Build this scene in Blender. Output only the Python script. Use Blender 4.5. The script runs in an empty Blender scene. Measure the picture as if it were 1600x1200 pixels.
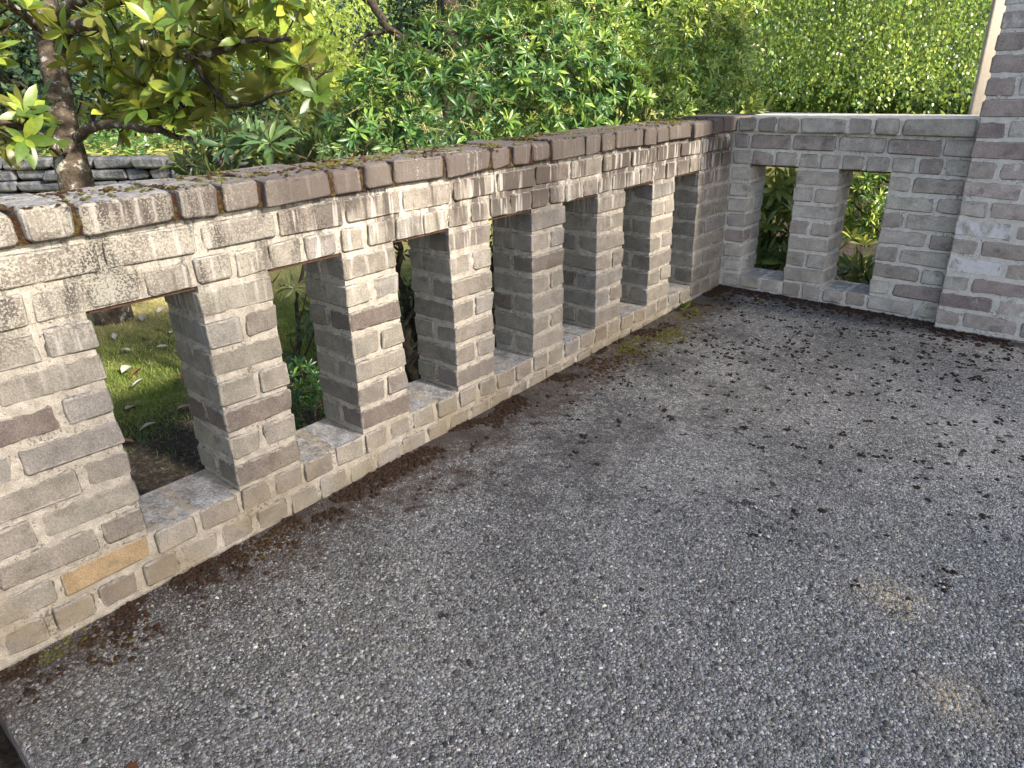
import bpy, math, random
import numpy as np
from mathutils import Vector, Matrix, noise

random.seed(7)
rng = np.random.default_rng(7)
SC = bpy.context.scene
COL = SC.collection

# ------------------------------------------------------------------ camera
CAM = np.array([1.6392, -0.6136, 1.1517])
YAW, PITCH, ROLL = math.radians(41.686), math.radians(23.513), math.radians(-1.5995)
FPX = 1106.56
_cy, _sy = math.cos(YAW), math.sin(YAW)
FWD = np.array([-_sy*math.cos(PITCH), _cy*math.cos(PITCH), -math.sin(PITCH)])
_r = np.array([_cy, _sy, 0.0]); _u = np.cross(_r, FWD)
RGT = _r*math.cos(ROLL) + _u*math.sin(ROLL)
UPV = _u*math.cos(ROLL) - _r*math.sin(ROLL)
cd = bpy.data.cameras.new('camera'); cam = bpy.data.objects.new('camera', cd); COL.objects.link(cam)
cd.sensor_width = 36.0; cd.lens = 36.0*FPX/1600.0; cd.clip_start = 0.02; cd.clip_end = 500
M = Matrix.Identity(4)
for i in range(3):
    M[i][0], M[i][1], M[i][2], M[i][3] = RGT[i], UPV[i], -FWD[i], CAM[i]
cam.matrix_world = M
SC.camera = cam

# ------------------------------------------------------------------ sky, sun, exposure
SUN_AZ, SUN_EL = math.radians(10.0), math.radians(34.0)      # azimuth from +x towards +y
world = bpy.data.worlds.new('World'); SC.world = world; world.use_nodes = True
wn = world.node_tree.nodes; wl = world.node_tree.links
bg = wn['Background']; sky = wn.new('ShaderNodeTexSky'); sky.sky_type = 'NISHITA'; sky.sun_disc = False
sky.sun_elevation = SUN_EL; sky.sun_rotation = math.pi/2 - SUN_AZ
sky.dust_density = 0.9; sky.air_density = 0.5; sky.ozone_density = 0.1
wb = wn.new('ShaderNodeMix'); wb.data_type = 'RGBA'; wb.blend_type = 'MULTIPLY'; wb.inputs[0].default_value = 1.0
wb.inputs[7].default_value = (1.08, 0.99, 0.875, 1.0)        # white balance of the sky light
wl.new(sky.outputs[0], wb.inputs[6]); wl.new(wb.outputs[2], bg.inputs[0]); bg.inputs[1].default_value = 0.15
sd = bpy.data.lights.new('sun', 'SUN'); sun = bpy.data.objects.new('sun', sd); COL.objects.link(sun)
sd.energy = 3.0; sd.angle = math.radians(4.0); sd.color = (1.0, 0.90, 0.78)
sdir = Vector((math.cos(SUN_EL)*math.cos(SUN_AZ), math.cos(SUN_EL)*math.sin(SUN_AZ), math.sin(SUN_EL)))
sun.rotation_euler = sdir.to_track_quat('Z', 'Y').to_euler()
SC.view_settings.view_transform = 'Standard'; SC.view_settings.look = 'None'
SC.view_settings.gamma = 1.0; SC.view_settings.exposure = 2.10
SC.render.engine = 'CYCLES'
SC.cycles.use_denoising = True
SC.cycles.max_bounces = 6; SC.cycles.diffuse_bounces = 3; SC.cycles.glossy_bounces = 2
SC.cycles.transmission_bounces = 4; SC.cycles.transparent_max_bounces = 4

# ------------------------------------------------------------------ helpers
def at(px, py, d):
    """world point at pixel (1600x1200 frame) and distance d along the view axis"""
    return CAM + d*(FWD + RGT*(px-800)/FPX - UPV*(py-600)/FPX)

def ray(px, py):
    return FWD + RGT*(px-800)/FPX - UPV*(py-600)/FPX

def gz(x, y):
    """height of the patio surface"""
    return -0.006 + 0.0265*y - 0.010*max(0.0, x-0.4) if np.isscalar(x) else -0.006 + 0.0265*y - 0.010*np.maximum(0.0, x-0.4)

def mk(name, V, F, mat=None, attrs=None, smooth=False):
    me = bpy.data.meshes.new(name)
    V = np.asarray(V, dtype=np.float32)
    if isinstance(F, np.ndarray):
        n, k = F.shape
        me.vertices.add(len(V)); me.vertices.foreach_set('co', V.ravel())
        me.loops.add(n*k); me.loops.foreach_set('vertex_index', F.astype(np.int32).ravel())
        me.polygons.add(n); me.polygons.foreach_set('loop_start', np.arange(0, n*k, k, dtype=np.int32))
        me.update(calc_edges=True)
    else:
        me.from_pydata([tuple(map(float, v)) for v in V], [], F)
    if attrs:
        for an, (dom, arr) in attrs.items():
            arr = np.asarray(arr, dtype=np.float32)
            if arr.ndim == 1:
                a = me.attributes.new(an, 'FLOAT', dom); a.data.foreach_set('value', arr)
            else:
                a = me.attributes.new(an, 'FLOAT_COLOR', dom)
                if arr.shape[1] == 3: arr = np.concatenate([arr, np.ones((len(arr), 1), np.float32)], 1)
                a.data.foreach_set('color', arr.ravel())
    if mat: me.materials.append(mat)
    if smooth: me.polygons.foreach_set('use_smooth', np.ones(len(me.polygons), dtype=bool))
    me.update()
    return me

def ob(name, me, parent=None, loc=None, rot=None):
    o = bpy.data.objects.new(name, me); COL.objects.link(o)
    if parent is not None: o.parent = parent
    if loc is not None: o.location = loc
    if rot is not None: o.rotation_euler = rot
    return o

def thing(name, label, cat, group=None, loc=(0, 0, 0)):
    o = bpy.data.objects.new(name, None); COL.objects.link(o); o.location = loc
    o.empty_display_size = 0.1
    tag(o, label, cat, group); return o

def tag(o, label, cat, group=None):
    o['label'] = label; o['category'] = cat
    if group: o['group'] = group

def kind(o, k):
    o['kind'] = k; return o

def box(V, F, x0, x1, y0, y1, z0, z1):
    b = len(V)
    V += [(x0,y0,z0),(x1,y0,z0),(x1,y1,z0),(x0,y1,z0),(x0,y0,z1),(x1,y0,z1),(x1,y1,z1),(x0,y1,z1)]
    F += [(b,b+3,b+2,b+1),(b+4,b+5,b+6,b+7),(b,b+1,b+5,b+4),(b+1,b+2,b+6,b+5),(b+2,b+3,b+7,b+6),(b+3,b,b+4,b+7)]

def fbm(p, s=1.0, o=3):
    return noise.fractal(Vector(p)*s, 1.0, 2.0, o)

# ------------------------------------------------------------------ material helpers
def new_mat(name):
    m = bpy.data.materials.new(name); m.use_nodes = True
    nt = m.node_tree; b = nt.nodes['Principled BSDF']
    return m, nt, b

class N:
    """tiny node-graph helper"""
    def __init__(s, nt): s.nt = nt
    def n(s, t, **kw):
        nd = s.nt.nodes.new(t)
        for k, v in kw.items(): setattr(nd, k, v)
        return nd
    def l(s, a, b): s.nt.links.new(a, b)
    def setin(s, sock, v):
        if hasattr(v, 'is_output'): s.l(v, sock)
        else: sock.default_value = v
    def math(s, op, a, b=0.0, c=None, clamp=False):
        nd = s.n('ShaderNodeMath', operation=op, use_clamp=clamp)
        s.setin(nd.inputs[0], a); s.setin(nd.inputs[1], b)
        if c is not None: s.setin(nd.inputs[2], c)
        return nd.outputs[0]
    def mix(s, f, a, b, mode='MIX'):
        nd = s.n('ShaderNodeMix', data_type='RGBA', blend_type=mode)
        s.setin(nd.inputs[0], f); s.setin(nd.inputs[6], a); s.setin(nd.inputs[7], b)
        return nd.outputs[2]
    def ramp(s, v, stops, interp='LINEAR'):
        nd = s.n('ShaderNodeValToRGB'); cr = nd.color_ramp; cr.interpolation = interp
        while len(cr.elements) < len(stops): cr.elements.new(0.5)
        for e, (p, c) in zip(cr.elements, stops):
            e.position = p; e.color = (c[0], c[1], c[2], 1) if hasattr(c, '__len__') else (c, c, c, 1)
        s.l(v, nd.inputs[0]); return nd.outputs[0]
    def noise(s, vec, scale, detail=3, rough=0.55, out=0, dist=0.0):
        nd = s.n('ShaderNodeTexNoise'); nd.inputs['Scale'].default_value = scale
        nd.inputs['Detail'].default_value = detail; nd.inputs['Roughness'].default_value = rough
        nd.inputs['Distortion'].default_value = dist
        if vec is not None: s.l(vec, nd.inputs['Vector'])
        return nd.outputs[out]
    def smooth(s, v, a, b):
        nd = s.n('ShaderNodeMapRange', interpolation_type='SMOOTHSTEP')
        s.setin(nd.inputs[0], v); nd.inputs[1].default_value = a; nd.inputs[2].default_value = b
        return nd.outputs[0]
    def vmul(s, v, k):
        nd = s.n('ShaderNodeVectorMath', operation='MULTIPLY'); s.l(v, nd.inputs[0]); nd.inputs[1].default_value = k
        return nd.outputs[0]
    def pos(s): return s.n('ShaderNodeNewGeometry').outputs['Position']
    def bump(s, h, strength, dist, prev=None):
        nd = s.n('ShaderNodeBump'); nd.inputs['Strength'].default_value = strength
        nd.inputs['Distance'].default_value = dist; s.l(h, nd.inputs['Height'])
        if prev is not None: s.l(prev, nd.inputs['Normal'])
        return nd.outputs[0]
    def sep(s, v):
        nd = s.n('ShaderNodeSeparateXYZ'); s.l(v, nd.inputs[0]); return nd.outputs

def brick_nodes(nt, base, g, is_mortar=False):
    """weathering shared by the bricks and the mortar: run-off streaks, lichen, splashed soil"""
    P = g.pos(); sx, sy_, sz = g.sep(P)
    st = g.n('ShaderNodeAttribute', attribute_type='OBJECT', attribute_name='stain').outputs['Fac']
    # dark run-off streaks below the coping
    sv = g.vmul(P, (24, 24, 2.2)); s1 = g.noise(sv, 1.0, 4, 0.6)
    sb = g.noise(P, 3.2, 2, 0.5)
    top = g.smooth(sz, 0.58, 0.80)
    m = g.math('MULTIPLY', g.smooth(g.math('ADD', s1, g.math('MULTIPLY', g.math('SUBTRACT', sb, 0.5), 1.1)), 0.42, 0.56), top)
    m = g.math('MULTIPLY', m, st, clamp=True)
    col = g.mix(g.math('MULTIPLY', m, 0.88), base, (0.055, 0.045, 0.038, 1))
    # pale lime streaks
    s2 = g.noise(g.vmul(P, (48, 48, 3.4)), 1.0, 3, 0.5)
    m2 = g.math('MULTIPLY', g.math('MULTIPLY', g.smooth(s2, 0.55, 0.66), g.smooth(sz, 0.50, 0.72)), st, clamp=True)
    col = g.mix(g.math('MULTIPLY', m2, 0.55), col, (0.50, 0.47, 0.42, 1))
    # speckled pale-green lichen, strongest at the near end
    l1 = g.noise(P, 210, 2, 0.7); l2 = g.noise(P, 7.0, 2, 0.5)
    near = g.smooth(sy_, 0.75, -0.1)
    ml = g.math('MULTIPLY', g.smooth(g.math('ADD', l1, g.math('MULTIPLY', l2, 0.55)), 0.74, 0.86), near)
    ml = g.math('MULTIPLY', g.math('MULTIPLY', ml, g.smooth(sz, 0.6, 0.74)), st, clamp=True)
    col = g.mix(g.math('MULTIPLY', ml, 0.55), col, (0.46, 0.45, 0.36, 1))
    # ochre splash at the foot
    o1 = g.noise(P, 5.5, 3, 0.6)
    mo = g.math('MULTIPLY', g.smooth(sz, 0.24, 0.04), g.smooth(o1, 0.36, 0.62))
    mo = g.math('MULTIPLY', mo, st, clamp=True)
    col = g.mix(g.math('MULTIPLY', mo, 0.55), col, (0.19, 0.15, 0.085, 1))
    # black crumbs of dirt in the joints and edges
    c1 = g.noise(P, 120, 3, 0.7); c2 = g.noise(P, 9, 2)
    mc = g.math('MULTIPLY', g.smooth(g.math('ADD', c1, g.math('MULTIPLY', c2, 0.5)), 0.83 if is_mortar else 0.93, 0.95 if is_mortar else 1.02), 0.7)
    col = g.mix(mc, col, (0.06, 0.05, 0.04, 1))
    return col, P, sz, st

def mat_brick():
    m, nt, b = new_mat('weathered_brick'); g = N(nt)
    oi = g.n('ShaderNodeObjectInfo')
    P0 = g.pos()
    vn = g.noise(P0, 17, 5, 0.65); fn = g.noise(P0, 260, 2, 0.6)
    base = g.mix(1.0, oi.outputs['Color'], g.ramp(vn, [(0.28, 0.66), (0.72, 1.24)]), 'MULTIPLY')
    fm = g.smooth(g.noise(g.vmul(P0, (1, 1, 1.6)), 9, 3, 0.6), 0.60, 0.68); base = g.mix(g.math('MULTIPLY', fm, 0.45), base, (0.10, 0.078, 0.068, 1))
    base = g.mix(1.0, base, g.ramp(fn, [(0.30, 0.70), (0.68, 1.20)]), 'MULTIPLY')
    # small pale grit
    gr = g.noise(P0, 420, 1, 0.5); base = g.mix(g.math('MULTIPLY', g.smooth(gr, 0.69, 0.75), 0.5), base, (0.5, 0.47, 0.42, 1))
    # distance to the brick's own edges
    tc = g.n('ShaderNodeTexCoord').outputs['Generated']
    dm = g.n('ShaderNodeAttribute', attribute_type='OBJECT', attribute_name='dims').outputs['Vector']
    inv = g.n('ShaderNodeVectorMath', operation='SUBTRACT'); inv.inputs[0].default_value = (1, 1, 1); g.l(tc, inv.inputs[1])
    mn = g.n('ShaderNodeVectorMath', operation='MINIMUM'); g.l(tc, mn.inputs[0]); g.l(inv.outputs[0], mn.inputs[1])
    ds = g.n('ShaderNodeVectorMath', operation='MULTIPLY'); g.l(mn.outputs[0], ds.inputs[0]); g.l(dm, ds.inputs[1])
    a, c, d = g.sep(ds.outputs[0])
    lo = g.math('MINIMUM', g.math('MINIMUM', a, c), d); hi = g.math('MAXIMUM', g.math('MAXIMUM', a, c), d)
    mid = g.math('SUBTRACT', g.math('SUBTRACT', g.math('ADD', g.math('ADD', a, c), d), lo), hi)
    en = g.math('MULTIPLY', g.math('SUBTRACT', g.noise(P0, 42, 4, 0.65), 0.42), 0.030)
    edge = g.smooth(g.math('SUBTRACT', g.math('ADD', mid, -0.004), en), 0.0025, -0.0015)
    base = g.mix(g.math('MULTIPLY', edge, 0.55), base, (0.34, 0.31, 0.255, 1))
    # efflorescence bloom by the object's alpha
    al = oi.outputs['Alpha']
    ef = g.noise(g.vmul(P0, (1, 1, .6)), 24, 4, 0.65)
    efm = g.smooth(g.math('ADD', ef, g.math('SUBTRACT', al, 0.62)), 0.34, 0.56)
    base = g.mix(g.math('MULTIPLY', efm, 0.85), base, (0.68, 0.65, 0.61, 1))
    col, P, sz, st = brick_nodes(nt, base, g)
    # the upward faces collect grey lichen
    nz = g.sep(g.n('ShaderNodeNewGeometry').outputs['Normal'])[2]
    tn = g.noise(P, 22, 5, 0.75); tn2 = g.noise(P, 130, 3, 0.7)
    up = g.math('MULTIPLY', g.smooth(nz, 0.88, 0.98), st, clamp=True)
    topc = g.ramp(g.math('ADD', g.math('MULTIPLY', tn, 0.55), g.math('MULTIPLY', tn2, 0.45)), [(0.30, (0.06, 0.056, 0.05)), (0.46, (0.20, 0.195, 0.185)), (0.60, (0.46, 0.46, 0.45))])
    col = g.mix(g.math('MULTIPLY', up, 0.85), col, topc)
    # the coping course: sooty, pitted
    cpn = g.math('MULTIPLY', g.smooth(sz, 0.868, 0.874), st, clamp=True)
    cpn = g.math('MULTIPLY', cpn, g.math('ADD', g.math('MULTIPLY', g.smooth(g.sep(P)[1], -0.1, 0.5), 0.75), 0.25))
    cpm = g.math('MULTIPLY', cpn, g.smooth(g.math('ADD', g.math('MULTIPLY', g.noise(P, 160, 2, 0.7), 0.6), g.math('MULTIPLY', g.noise(P, 7, 3), 0.7)), 0.43, 0.58))
    col = g.mix(g.math('MULTIPLY', cpm, 0.88), col, (0.085, 0.07, 0.06, 1))
    g.l(col, b.inputs['Base Color']); b.inputs['Roughness'].default_value = 0.92; b.inputs['Specular IOR Level'].default_value = 0.2
    h = g.math('ADD', g.math('MULTIPLY', g.noise(P, 60, 4, 0.6), 0.6), g.math('MULTIPLY', g.noise(P, 330, 3, 0.6), 0.4))
    h = g.math('ADD', h, g.math('MULTIPLY', edge, 0.35))
    g.l(g.bump(h, 0.75, 0.006), b.inputs['Normal'])
    return m

def mat_mortar():
    m, nt, b = new_mat('sandy_mortar'); g = N(nt); P0 = g.pos()
    vn = g.noise(P0, 40, 4, 0.6); fn = g.noise(P0, 380, 2, 0.6)
    base = g.ramp(vn, [(0.3, (0.28, 0.252, 0.205)), (0.7, (0.46, 0.418, 0.345))])
    base = g.mix(1.0, base, g.ramp(fn, [(0.3, 0.72), (0.7, 1.18)]), 'MULTIPLY')
    s0 = g.n('ShaderNodeAttribute', attribute_type='OBJECT', attribute_name='stain').outputs['Fac']
    base = g.mix(g.smooth(s0, 0.9, 0.1), base, g.ramp(vn, [(0.3, (0.54, 0.49, 0.41)), (0.7, (0.68, 0.625, 0.535))]))
    col, P, sz, st = brick_nodes(nt, base, g, True)
    g.l(col, b.inputs['Base Color']); b.inputs['Roughness'].default_value = 0.95; b.inputs['Specular IOR Level'].default_value = 0.1
    h = g.math('ADD', g.math('MULTIPLY', g.noise(P, 90, 4, 0.65), 0.6), g.math('MULTIPLY', fn, 0.5))
    g.l(g.bump(h, 0.9, 0.006), b.inputs['Normal'])
    return m

def mat_simple(name, stops, scale, rough=0.9, bump=0.5, bdist=0.01, detail=4, spec=0.2, metallic=0.0):
    m, nt, b = new_mat(name); g = N(nt); P = g.pos()
    n1 = g.noise(P, scale, detail, 0.65)
    g.l(g.ramp(n1, stops), b.inputs['Base Color']); b.inputs['Roughness'].default_value = rough
    b.inputs['Specular IOR Level'].default_value = spec; b.inputs['Metallic'].default_value = metallic
    g.l(g.bump(g.noise(P, scale*3, 4, 0.65), bump, bdist), b.inputs['Normal'])
    return m

def mat_leaf(name, stops, rough=0.4, trans=0.35, tcol=(0.30, 0.42, 0.05), back=None, spec=0.4):
    m, nt, b = new_mat(name); g = N(nt)
    t = g.n('ShaderNodeAttribute', attribute_name='tone').outputs['Fac']
    col = g.ramp(t, stops)
    P = g.pos(); col = g.mix(1.0, col, g.ramp(g.noise(P, 45, 2), [(0.3, 0.8), (0.7, 1.15)]), 'MULTIPLY')
    if back:
        bf = g.n('ShaderNodeNewGeometry').outputs['Backfacing']
        col = g.mix(bf, col, (*back, 1))
    g.l(col, b.inputs['Base Color']); b.inputs['Roughness'].default_value = rough
    b.inputs['Specular IOR Level'].default_value = spec
    tr = g.n('ShaderNodeBsdfTranslucent')
    g.l(g.mix(0.55, col, (*tcol, 1)), tr.inputs[0])
    mx = g.n('ShaderNodeMixShader'); mx.inputs[0].default_value = trans
    g.l(b.outputs[0], mx.inputs[1]); g.l(tr.outputs[0], mx.inputs[2])
    g.l(mx.outputs[0], nt.nodes['Material Output'].inputs[0])
    return m

def mat_vcol(name, rough=0.8, spec=0.25, bump=0.0, scale=300):
    m, nt, b = new_mat(name); g = N(nt)
    c = g.n('ShaderNodeAttribute', attribute_name='tint').outputs['Color']
    P = g.pos()
    g.l(g.mix(1.0, c, g.ramp(g.noise(P, scale, 3), [(0.3, 0.8), (0.7, 1.15)]), 'MULTIPLY'), b.inputs['Base Color'])
    b.inputs['Roughness'].default_value = rough; b.inputs['Specular IOR Level'].default_value = spec
    if bump: g.l(g.bump(g.noise(P, scale, 3), bump, 0.003), b.inputs['Normal'])
    return m

SUN_FLECKS = [(1.414, 0.952, 0.075, 0.055), (1.594, 0.722, 0.06, 0.05)]
def mat_aggregate():
    m, nt, b = new_mat('exposed_aggregate'); g = N(nt); P = g.pos()
    sx, sy_, sz = g.sep(P)
    P2 = g.n('ShaderNodeVectorMath', operation='MULTIPLY'); g.l(P, P2.inputs[0]); P2.inputs[1].default_value = (1, 1, 0)
    wv = g.n('ShaderNodeVectorMath', operation='ADD'); g.l(P2.outputs[0], wv.inputs[0])
    ns = g.n('ShaderNodeTexNoise'); ns.inputs['Scale'].default_value = 60; g.l(P2.outputs[0], ns.inputs['Vector'])
    sc = g.n('ShaderNodeVectorMath', operation='SCALE'); g.l(ns.outputs['Color'], sc.inputs[0]); sc.inputs[3].default_value = 0.010
    g.l(sc.outputs[0], wv.inputs[1]); Q = wv.outputs[0]
    def vor(scale, feat='F1', vec=Q):
        v = g.n('ShaderNodeTexVoronoi', feature=feat); v.voronoi_dimensions = '2D' if False else '3D'
        v.inputs['Scale'].default_value = scale; g.l(vec, v.inputs['Vector']); return v
    v1 = vor(150); e1 = vor(150, 'DISTANCE_TO_EDGE')
    v2 = vor(290)
    r1 = g.sep(v1.outputs['Color'])[0]; r2 = g.sep(v2.outputs['Color'])[1]
    stone = g.ramp(r1, [(0.0, (0.048, 0.047, 0.045)), (0.45, (0.135, 0.133, 0.124)), (0.70, (0.225, 0.22, 0.202)), (0.86, (0.36, 0.35, 0.32)), (1.0, (0.56, 0.545, 0.50))])
    chip = g.ramp(r2, [(0.0, (0.04, 0.04, 0.039)), (0.5, (0.17, 0.167, 0.154)), (0.8, (0.34, 0.33, 0.305)), (1.0, (0.56, 0.545, 0.50))])
    gap = g.smooth(e1.outputs['Distance'], 0.22, 0.06)
    col = g.mix(gap, stone, chip)
    col = g.mix(1.0, col, g.ramp(g.noise(P, 62, 4, 0.75), [(0.32, 0.74), (0.68, 1.28)]), 'MULTIPLY')
    # worn cement bloom (pale patches) and grime, with brighter light at right painted in
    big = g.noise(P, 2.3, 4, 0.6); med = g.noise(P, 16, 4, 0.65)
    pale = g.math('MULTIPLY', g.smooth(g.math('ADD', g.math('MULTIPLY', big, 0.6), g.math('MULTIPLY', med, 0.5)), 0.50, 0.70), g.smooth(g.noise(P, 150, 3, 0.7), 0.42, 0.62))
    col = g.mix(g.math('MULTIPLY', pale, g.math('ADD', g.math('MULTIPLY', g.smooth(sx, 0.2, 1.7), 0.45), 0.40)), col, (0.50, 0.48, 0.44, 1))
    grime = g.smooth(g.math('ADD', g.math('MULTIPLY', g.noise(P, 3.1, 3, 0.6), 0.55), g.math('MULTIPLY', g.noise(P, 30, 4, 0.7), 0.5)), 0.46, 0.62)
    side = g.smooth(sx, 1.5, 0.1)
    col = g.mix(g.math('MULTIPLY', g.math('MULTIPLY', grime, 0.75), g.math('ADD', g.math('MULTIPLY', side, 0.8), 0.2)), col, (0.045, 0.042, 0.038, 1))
    # dark crumbs of dead moss
    crumbs = g.smooth(g.math('ADD', g.noise(P, 26, 3, 0.6), g.math('MULTIPLY', g.noise(P, 5, 2), 0.35)), 0.80, 0.87)
    col = g.mix(g.math('MULTIPLY', crumbs, 0.9), col, (0.02, 0.017, 0.013, 1))
    # brown silt against the walls
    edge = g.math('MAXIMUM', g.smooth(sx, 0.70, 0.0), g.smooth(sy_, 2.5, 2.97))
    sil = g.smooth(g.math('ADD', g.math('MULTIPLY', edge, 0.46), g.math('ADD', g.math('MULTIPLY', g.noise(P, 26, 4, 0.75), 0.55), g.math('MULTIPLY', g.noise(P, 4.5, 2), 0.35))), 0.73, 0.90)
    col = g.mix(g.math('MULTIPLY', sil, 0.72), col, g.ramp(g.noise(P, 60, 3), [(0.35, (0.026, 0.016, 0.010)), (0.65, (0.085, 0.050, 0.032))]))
    # two dim sun flecks painted into the colour as tan spots
    for cx, cy, rx, ry in SUN_FLECKS:
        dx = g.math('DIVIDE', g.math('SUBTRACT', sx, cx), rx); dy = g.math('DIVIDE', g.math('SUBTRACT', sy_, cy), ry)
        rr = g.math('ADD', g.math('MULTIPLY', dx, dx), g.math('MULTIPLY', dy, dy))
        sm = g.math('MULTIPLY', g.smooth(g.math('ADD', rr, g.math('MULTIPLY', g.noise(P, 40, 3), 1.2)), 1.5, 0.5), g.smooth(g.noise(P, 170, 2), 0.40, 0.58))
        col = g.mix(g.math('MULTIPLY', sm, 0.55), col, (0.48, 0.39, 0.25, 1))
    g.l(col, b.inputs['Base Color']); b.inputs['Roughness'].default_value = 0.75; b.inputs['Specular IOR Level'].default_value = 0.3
    h = g.math('ADD', g.smooth(e1.outputs['Distance'], 0.0, 0.5), g.math('MULTIPLY', g.smooth(v2.outputs['Distance'], 0.6, 0.0), 0.35))
    g.l(g.bump(h, 1.0, 0.006), b.inputs['Normal'])
    return m

MB, MM = mat_brick(), mat_mortar()
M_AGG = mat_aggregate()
M_PEB = mat_vcol('river_pebble', 0.75, 0.2)
M_FOOT = mat_simple('foot_moss', [(0.3, (0.020, 0.013, 0.009)), (0.7, (0.085, 0.050, 0.030))], 120, 1.0, 1.0, 0.01)
M_MOSS = mat_simple('dead_moss', [(0.3, (0.014, 0.010, 0.007)), (0.7, (0.055, 0.038, 0.024))], 120, 1.0, 1.0, 0.01)
M_RUSTMOSS = mat_simple('rusty_moss', [(0.30, (0.022, 0.012, 0.007)), (0.52, (0.055, 0.027, 0.013)), (0.66, (0.10, 0.085, 0.02))], 70, 1.0, 1.0, 0.01)
M_GMOSS = mat_simple('green_moss', [(0.3, (0.05, 0.05, 0.012)), (0.7, (0.19, 0.17, 0.03))], 90, 1.0, 1.0, 0.01)
M_RUST = mat_simple('rusty_steel', [(0.3, (0.035, 0.018, 0.011)), (0.7, (0.10, 0.05, 0.03))], 60, 0.85, 0.6, 0.003)
M_FIN = mat_simple('rendered_wall', [(0.3, (0.34, 0.31, 0.245)), (0.7, (0.42, 0.385, 0.31))], 60, 0.95, 0.6, 0.003)
M_STUC = mat_simple('cream_stucco', [(0.3, (0.66, 0.57, 0.45)), (0.7, (0.76, 0.67, 0.54))], 40, 0.9, 0.6, 0.003)
M_BARK = mat_simple('lichened_bark', [(0.30, (0.035, 0.027, 0.02)), (0.52, (0.10, 0.08, 0.06)), (0.575, (0.13, 0.11, 0.085)), (0.61, (0.40, 0.39, 0.34))], 14, 0.95, 0.9, 0.02)
M_DBARK = mat_simple('dark_bark', [(0.35, (0.018, 0.014, 0.01)), (0.6, (0.06, 0.05, 0.035)), (0.72, (0.10, 0.11, 0.03))], 14, 0.95, 0.9, 0.02)
M_TWIG = mat_simple('brown_twig', [(0.3, (0.05, 0.035, 0.02)), (0.7, (0.16, 0.12, 0.07))], 30, 0.9, 0.4, 0.004)
M_STONE = mat_simple('basalt_stone', [(0.3, (0.032, 0.036, 0.045)), (0.5, (0.085, 0.09, 0.10)), (0.7, (0.20, 0.20, 0.20))], 5, 0.9, 0.9, 0.03)
M_SOIL = mat_simple('dark_soil', [(0.3, (0.020, 0.016, 0.012)), (0.55, (0.060, 0.048, 0.036)), (0.72, (0.16, 0.13, 0.10))], 34, 1.0, 1.0, 0.03)
def mat_lawn():
    m, nt, b = new_mat('lawn_ground'); g = N(nt); P = g.pos(); sx = g.sep(P)[0]
    c = g.ramp(g.noise(P, 9, 4, 0.65), [(0.3, (0.06, 0.08, 0.022)), (0.5, (0.12, 0.14, 0.04)), (0.7, (0.24, 0.23, 0.09))])
    so = g.ramp(g.noise(P, 40, 5, 0.7), [(0.3, (0.022, 0.018, 0.014)), (0.55, (0.065, 0.052, 0.040)), (0.72, (0.19, 0.155, 0.12))])
    c = g.mix(g.math('MULTIPLY', g.smooth(sx, -2.5, -3.4), 0.9), c, g.ramp(g.noise(P, 13, 4, 0.7), [(0.3, (0.34, 0.33, 0.09)), (0.7, (0.58, 0.52, 0.20))]))  # sunlit stretch farther out painted as brighter yellow ground
    mk_ = g.smooth(g.math('ADD', g.math('ADD', sx, g.math('MULTIPLY', g.noise(P, 2.2, 3), 0.9)), g.math('MULTIPLY', g.noise(P, 24, 4, 0.7), 0.7)), -0.95, -0.55)
    g.l(g.mix(mk_, c, so), b.inputs['Base Color']); b.inputs['Roughness'].default_value = 1.0; b.inputs['Specular IOR Level'].default_value = 0.1
    g.l(g.bump(g.noise(P, 70, 4, 0.7), 1.0, 0.03), b.inputs['Normal']); return m
M_LAWN = mat_lawn()

# ------------------------------------------------------------------ the setting
# patio slab: gently sloping sheet with a front edge
def patio():
    xs = np.linspace(0.0, 7.0, 36); ys = np.array([-0.522, -0.514, 0.0, 1.0, 2.0, 3.3])
    V, F = [], []
    for j, y in enumerate(ys):
        for x in xs: V.append((x, y, gz(x, y) - (0.007 if j == 0 else 0.0)))
    n = len(xs)
    for j in range(len(ys)-1):
        for i in range(n-1): F.append((j*n+i, j*n+i+1, (j+1)*n+i+1, (j+1)*n+i))
    b = len(V)
    for x in xs: V.append((x, -0.522, -0.40))
    for i in range(n-1): F.append((b+i, b+i+1, i+1, i))
    b2 = len(V)
    for y in ys: V.append((7.0, y, -0.4))
    for j in range(len(ys)-1): F.append((b2+j, b2+j+1, (j+1)*n+n-1, j*n+n-1))
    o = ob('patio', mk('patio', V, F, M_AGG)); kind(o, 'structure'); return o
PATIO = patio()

LAWN_Z = -0.24
def lawn():
    V, F = [], []
    g1 = np.concatenate([[-60, -30, -16], np.linspace(-9, 1, 41), [4, 10, 30, 60]])
    g2 = np.concatenate([[-40, -15, -5], np.linspace(-2, 9, 45), [14, 30, 60]])
    for y in g2:
        for x in g1:
            V.append((x, y, LAWN_Z + 0.03*fbm((x, y, 0), 0.9, 3)))
    n = len(g1)
    F = [(j*n+i, j*n+i+1, (j+1)*n+i+1, (j+1)*n+i) for j in range(len(g2)-1) for i in range(n-1)]
    o = ob('lawn', mk('lawn', V, F, M_LAWN, smooth=True)); kind(o, 'structure')
    V, F = [], []
    xs = np.linspace(-0.9, 3.5, 40); ys = np.linspace(3.05, 5.2, 24)
    for y in ys:
        for x in xs:
            V.append((x, y, LAWN_Z + 0.05 + 0.03*fbm((x, y, 5), 3)))
    n = len(xs)
    F = [(j*n+i, j*n+i+1, (j+1)*n+i+1, (j+1)*n+i) for j in range(len(ys)-1) for i in range(n-1)]
    o = ob('shrub_bed', mk('shrub_bed', V, F, M_SOIL, smooth=True)); kind(o, 'structure')
lawn()
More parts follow.
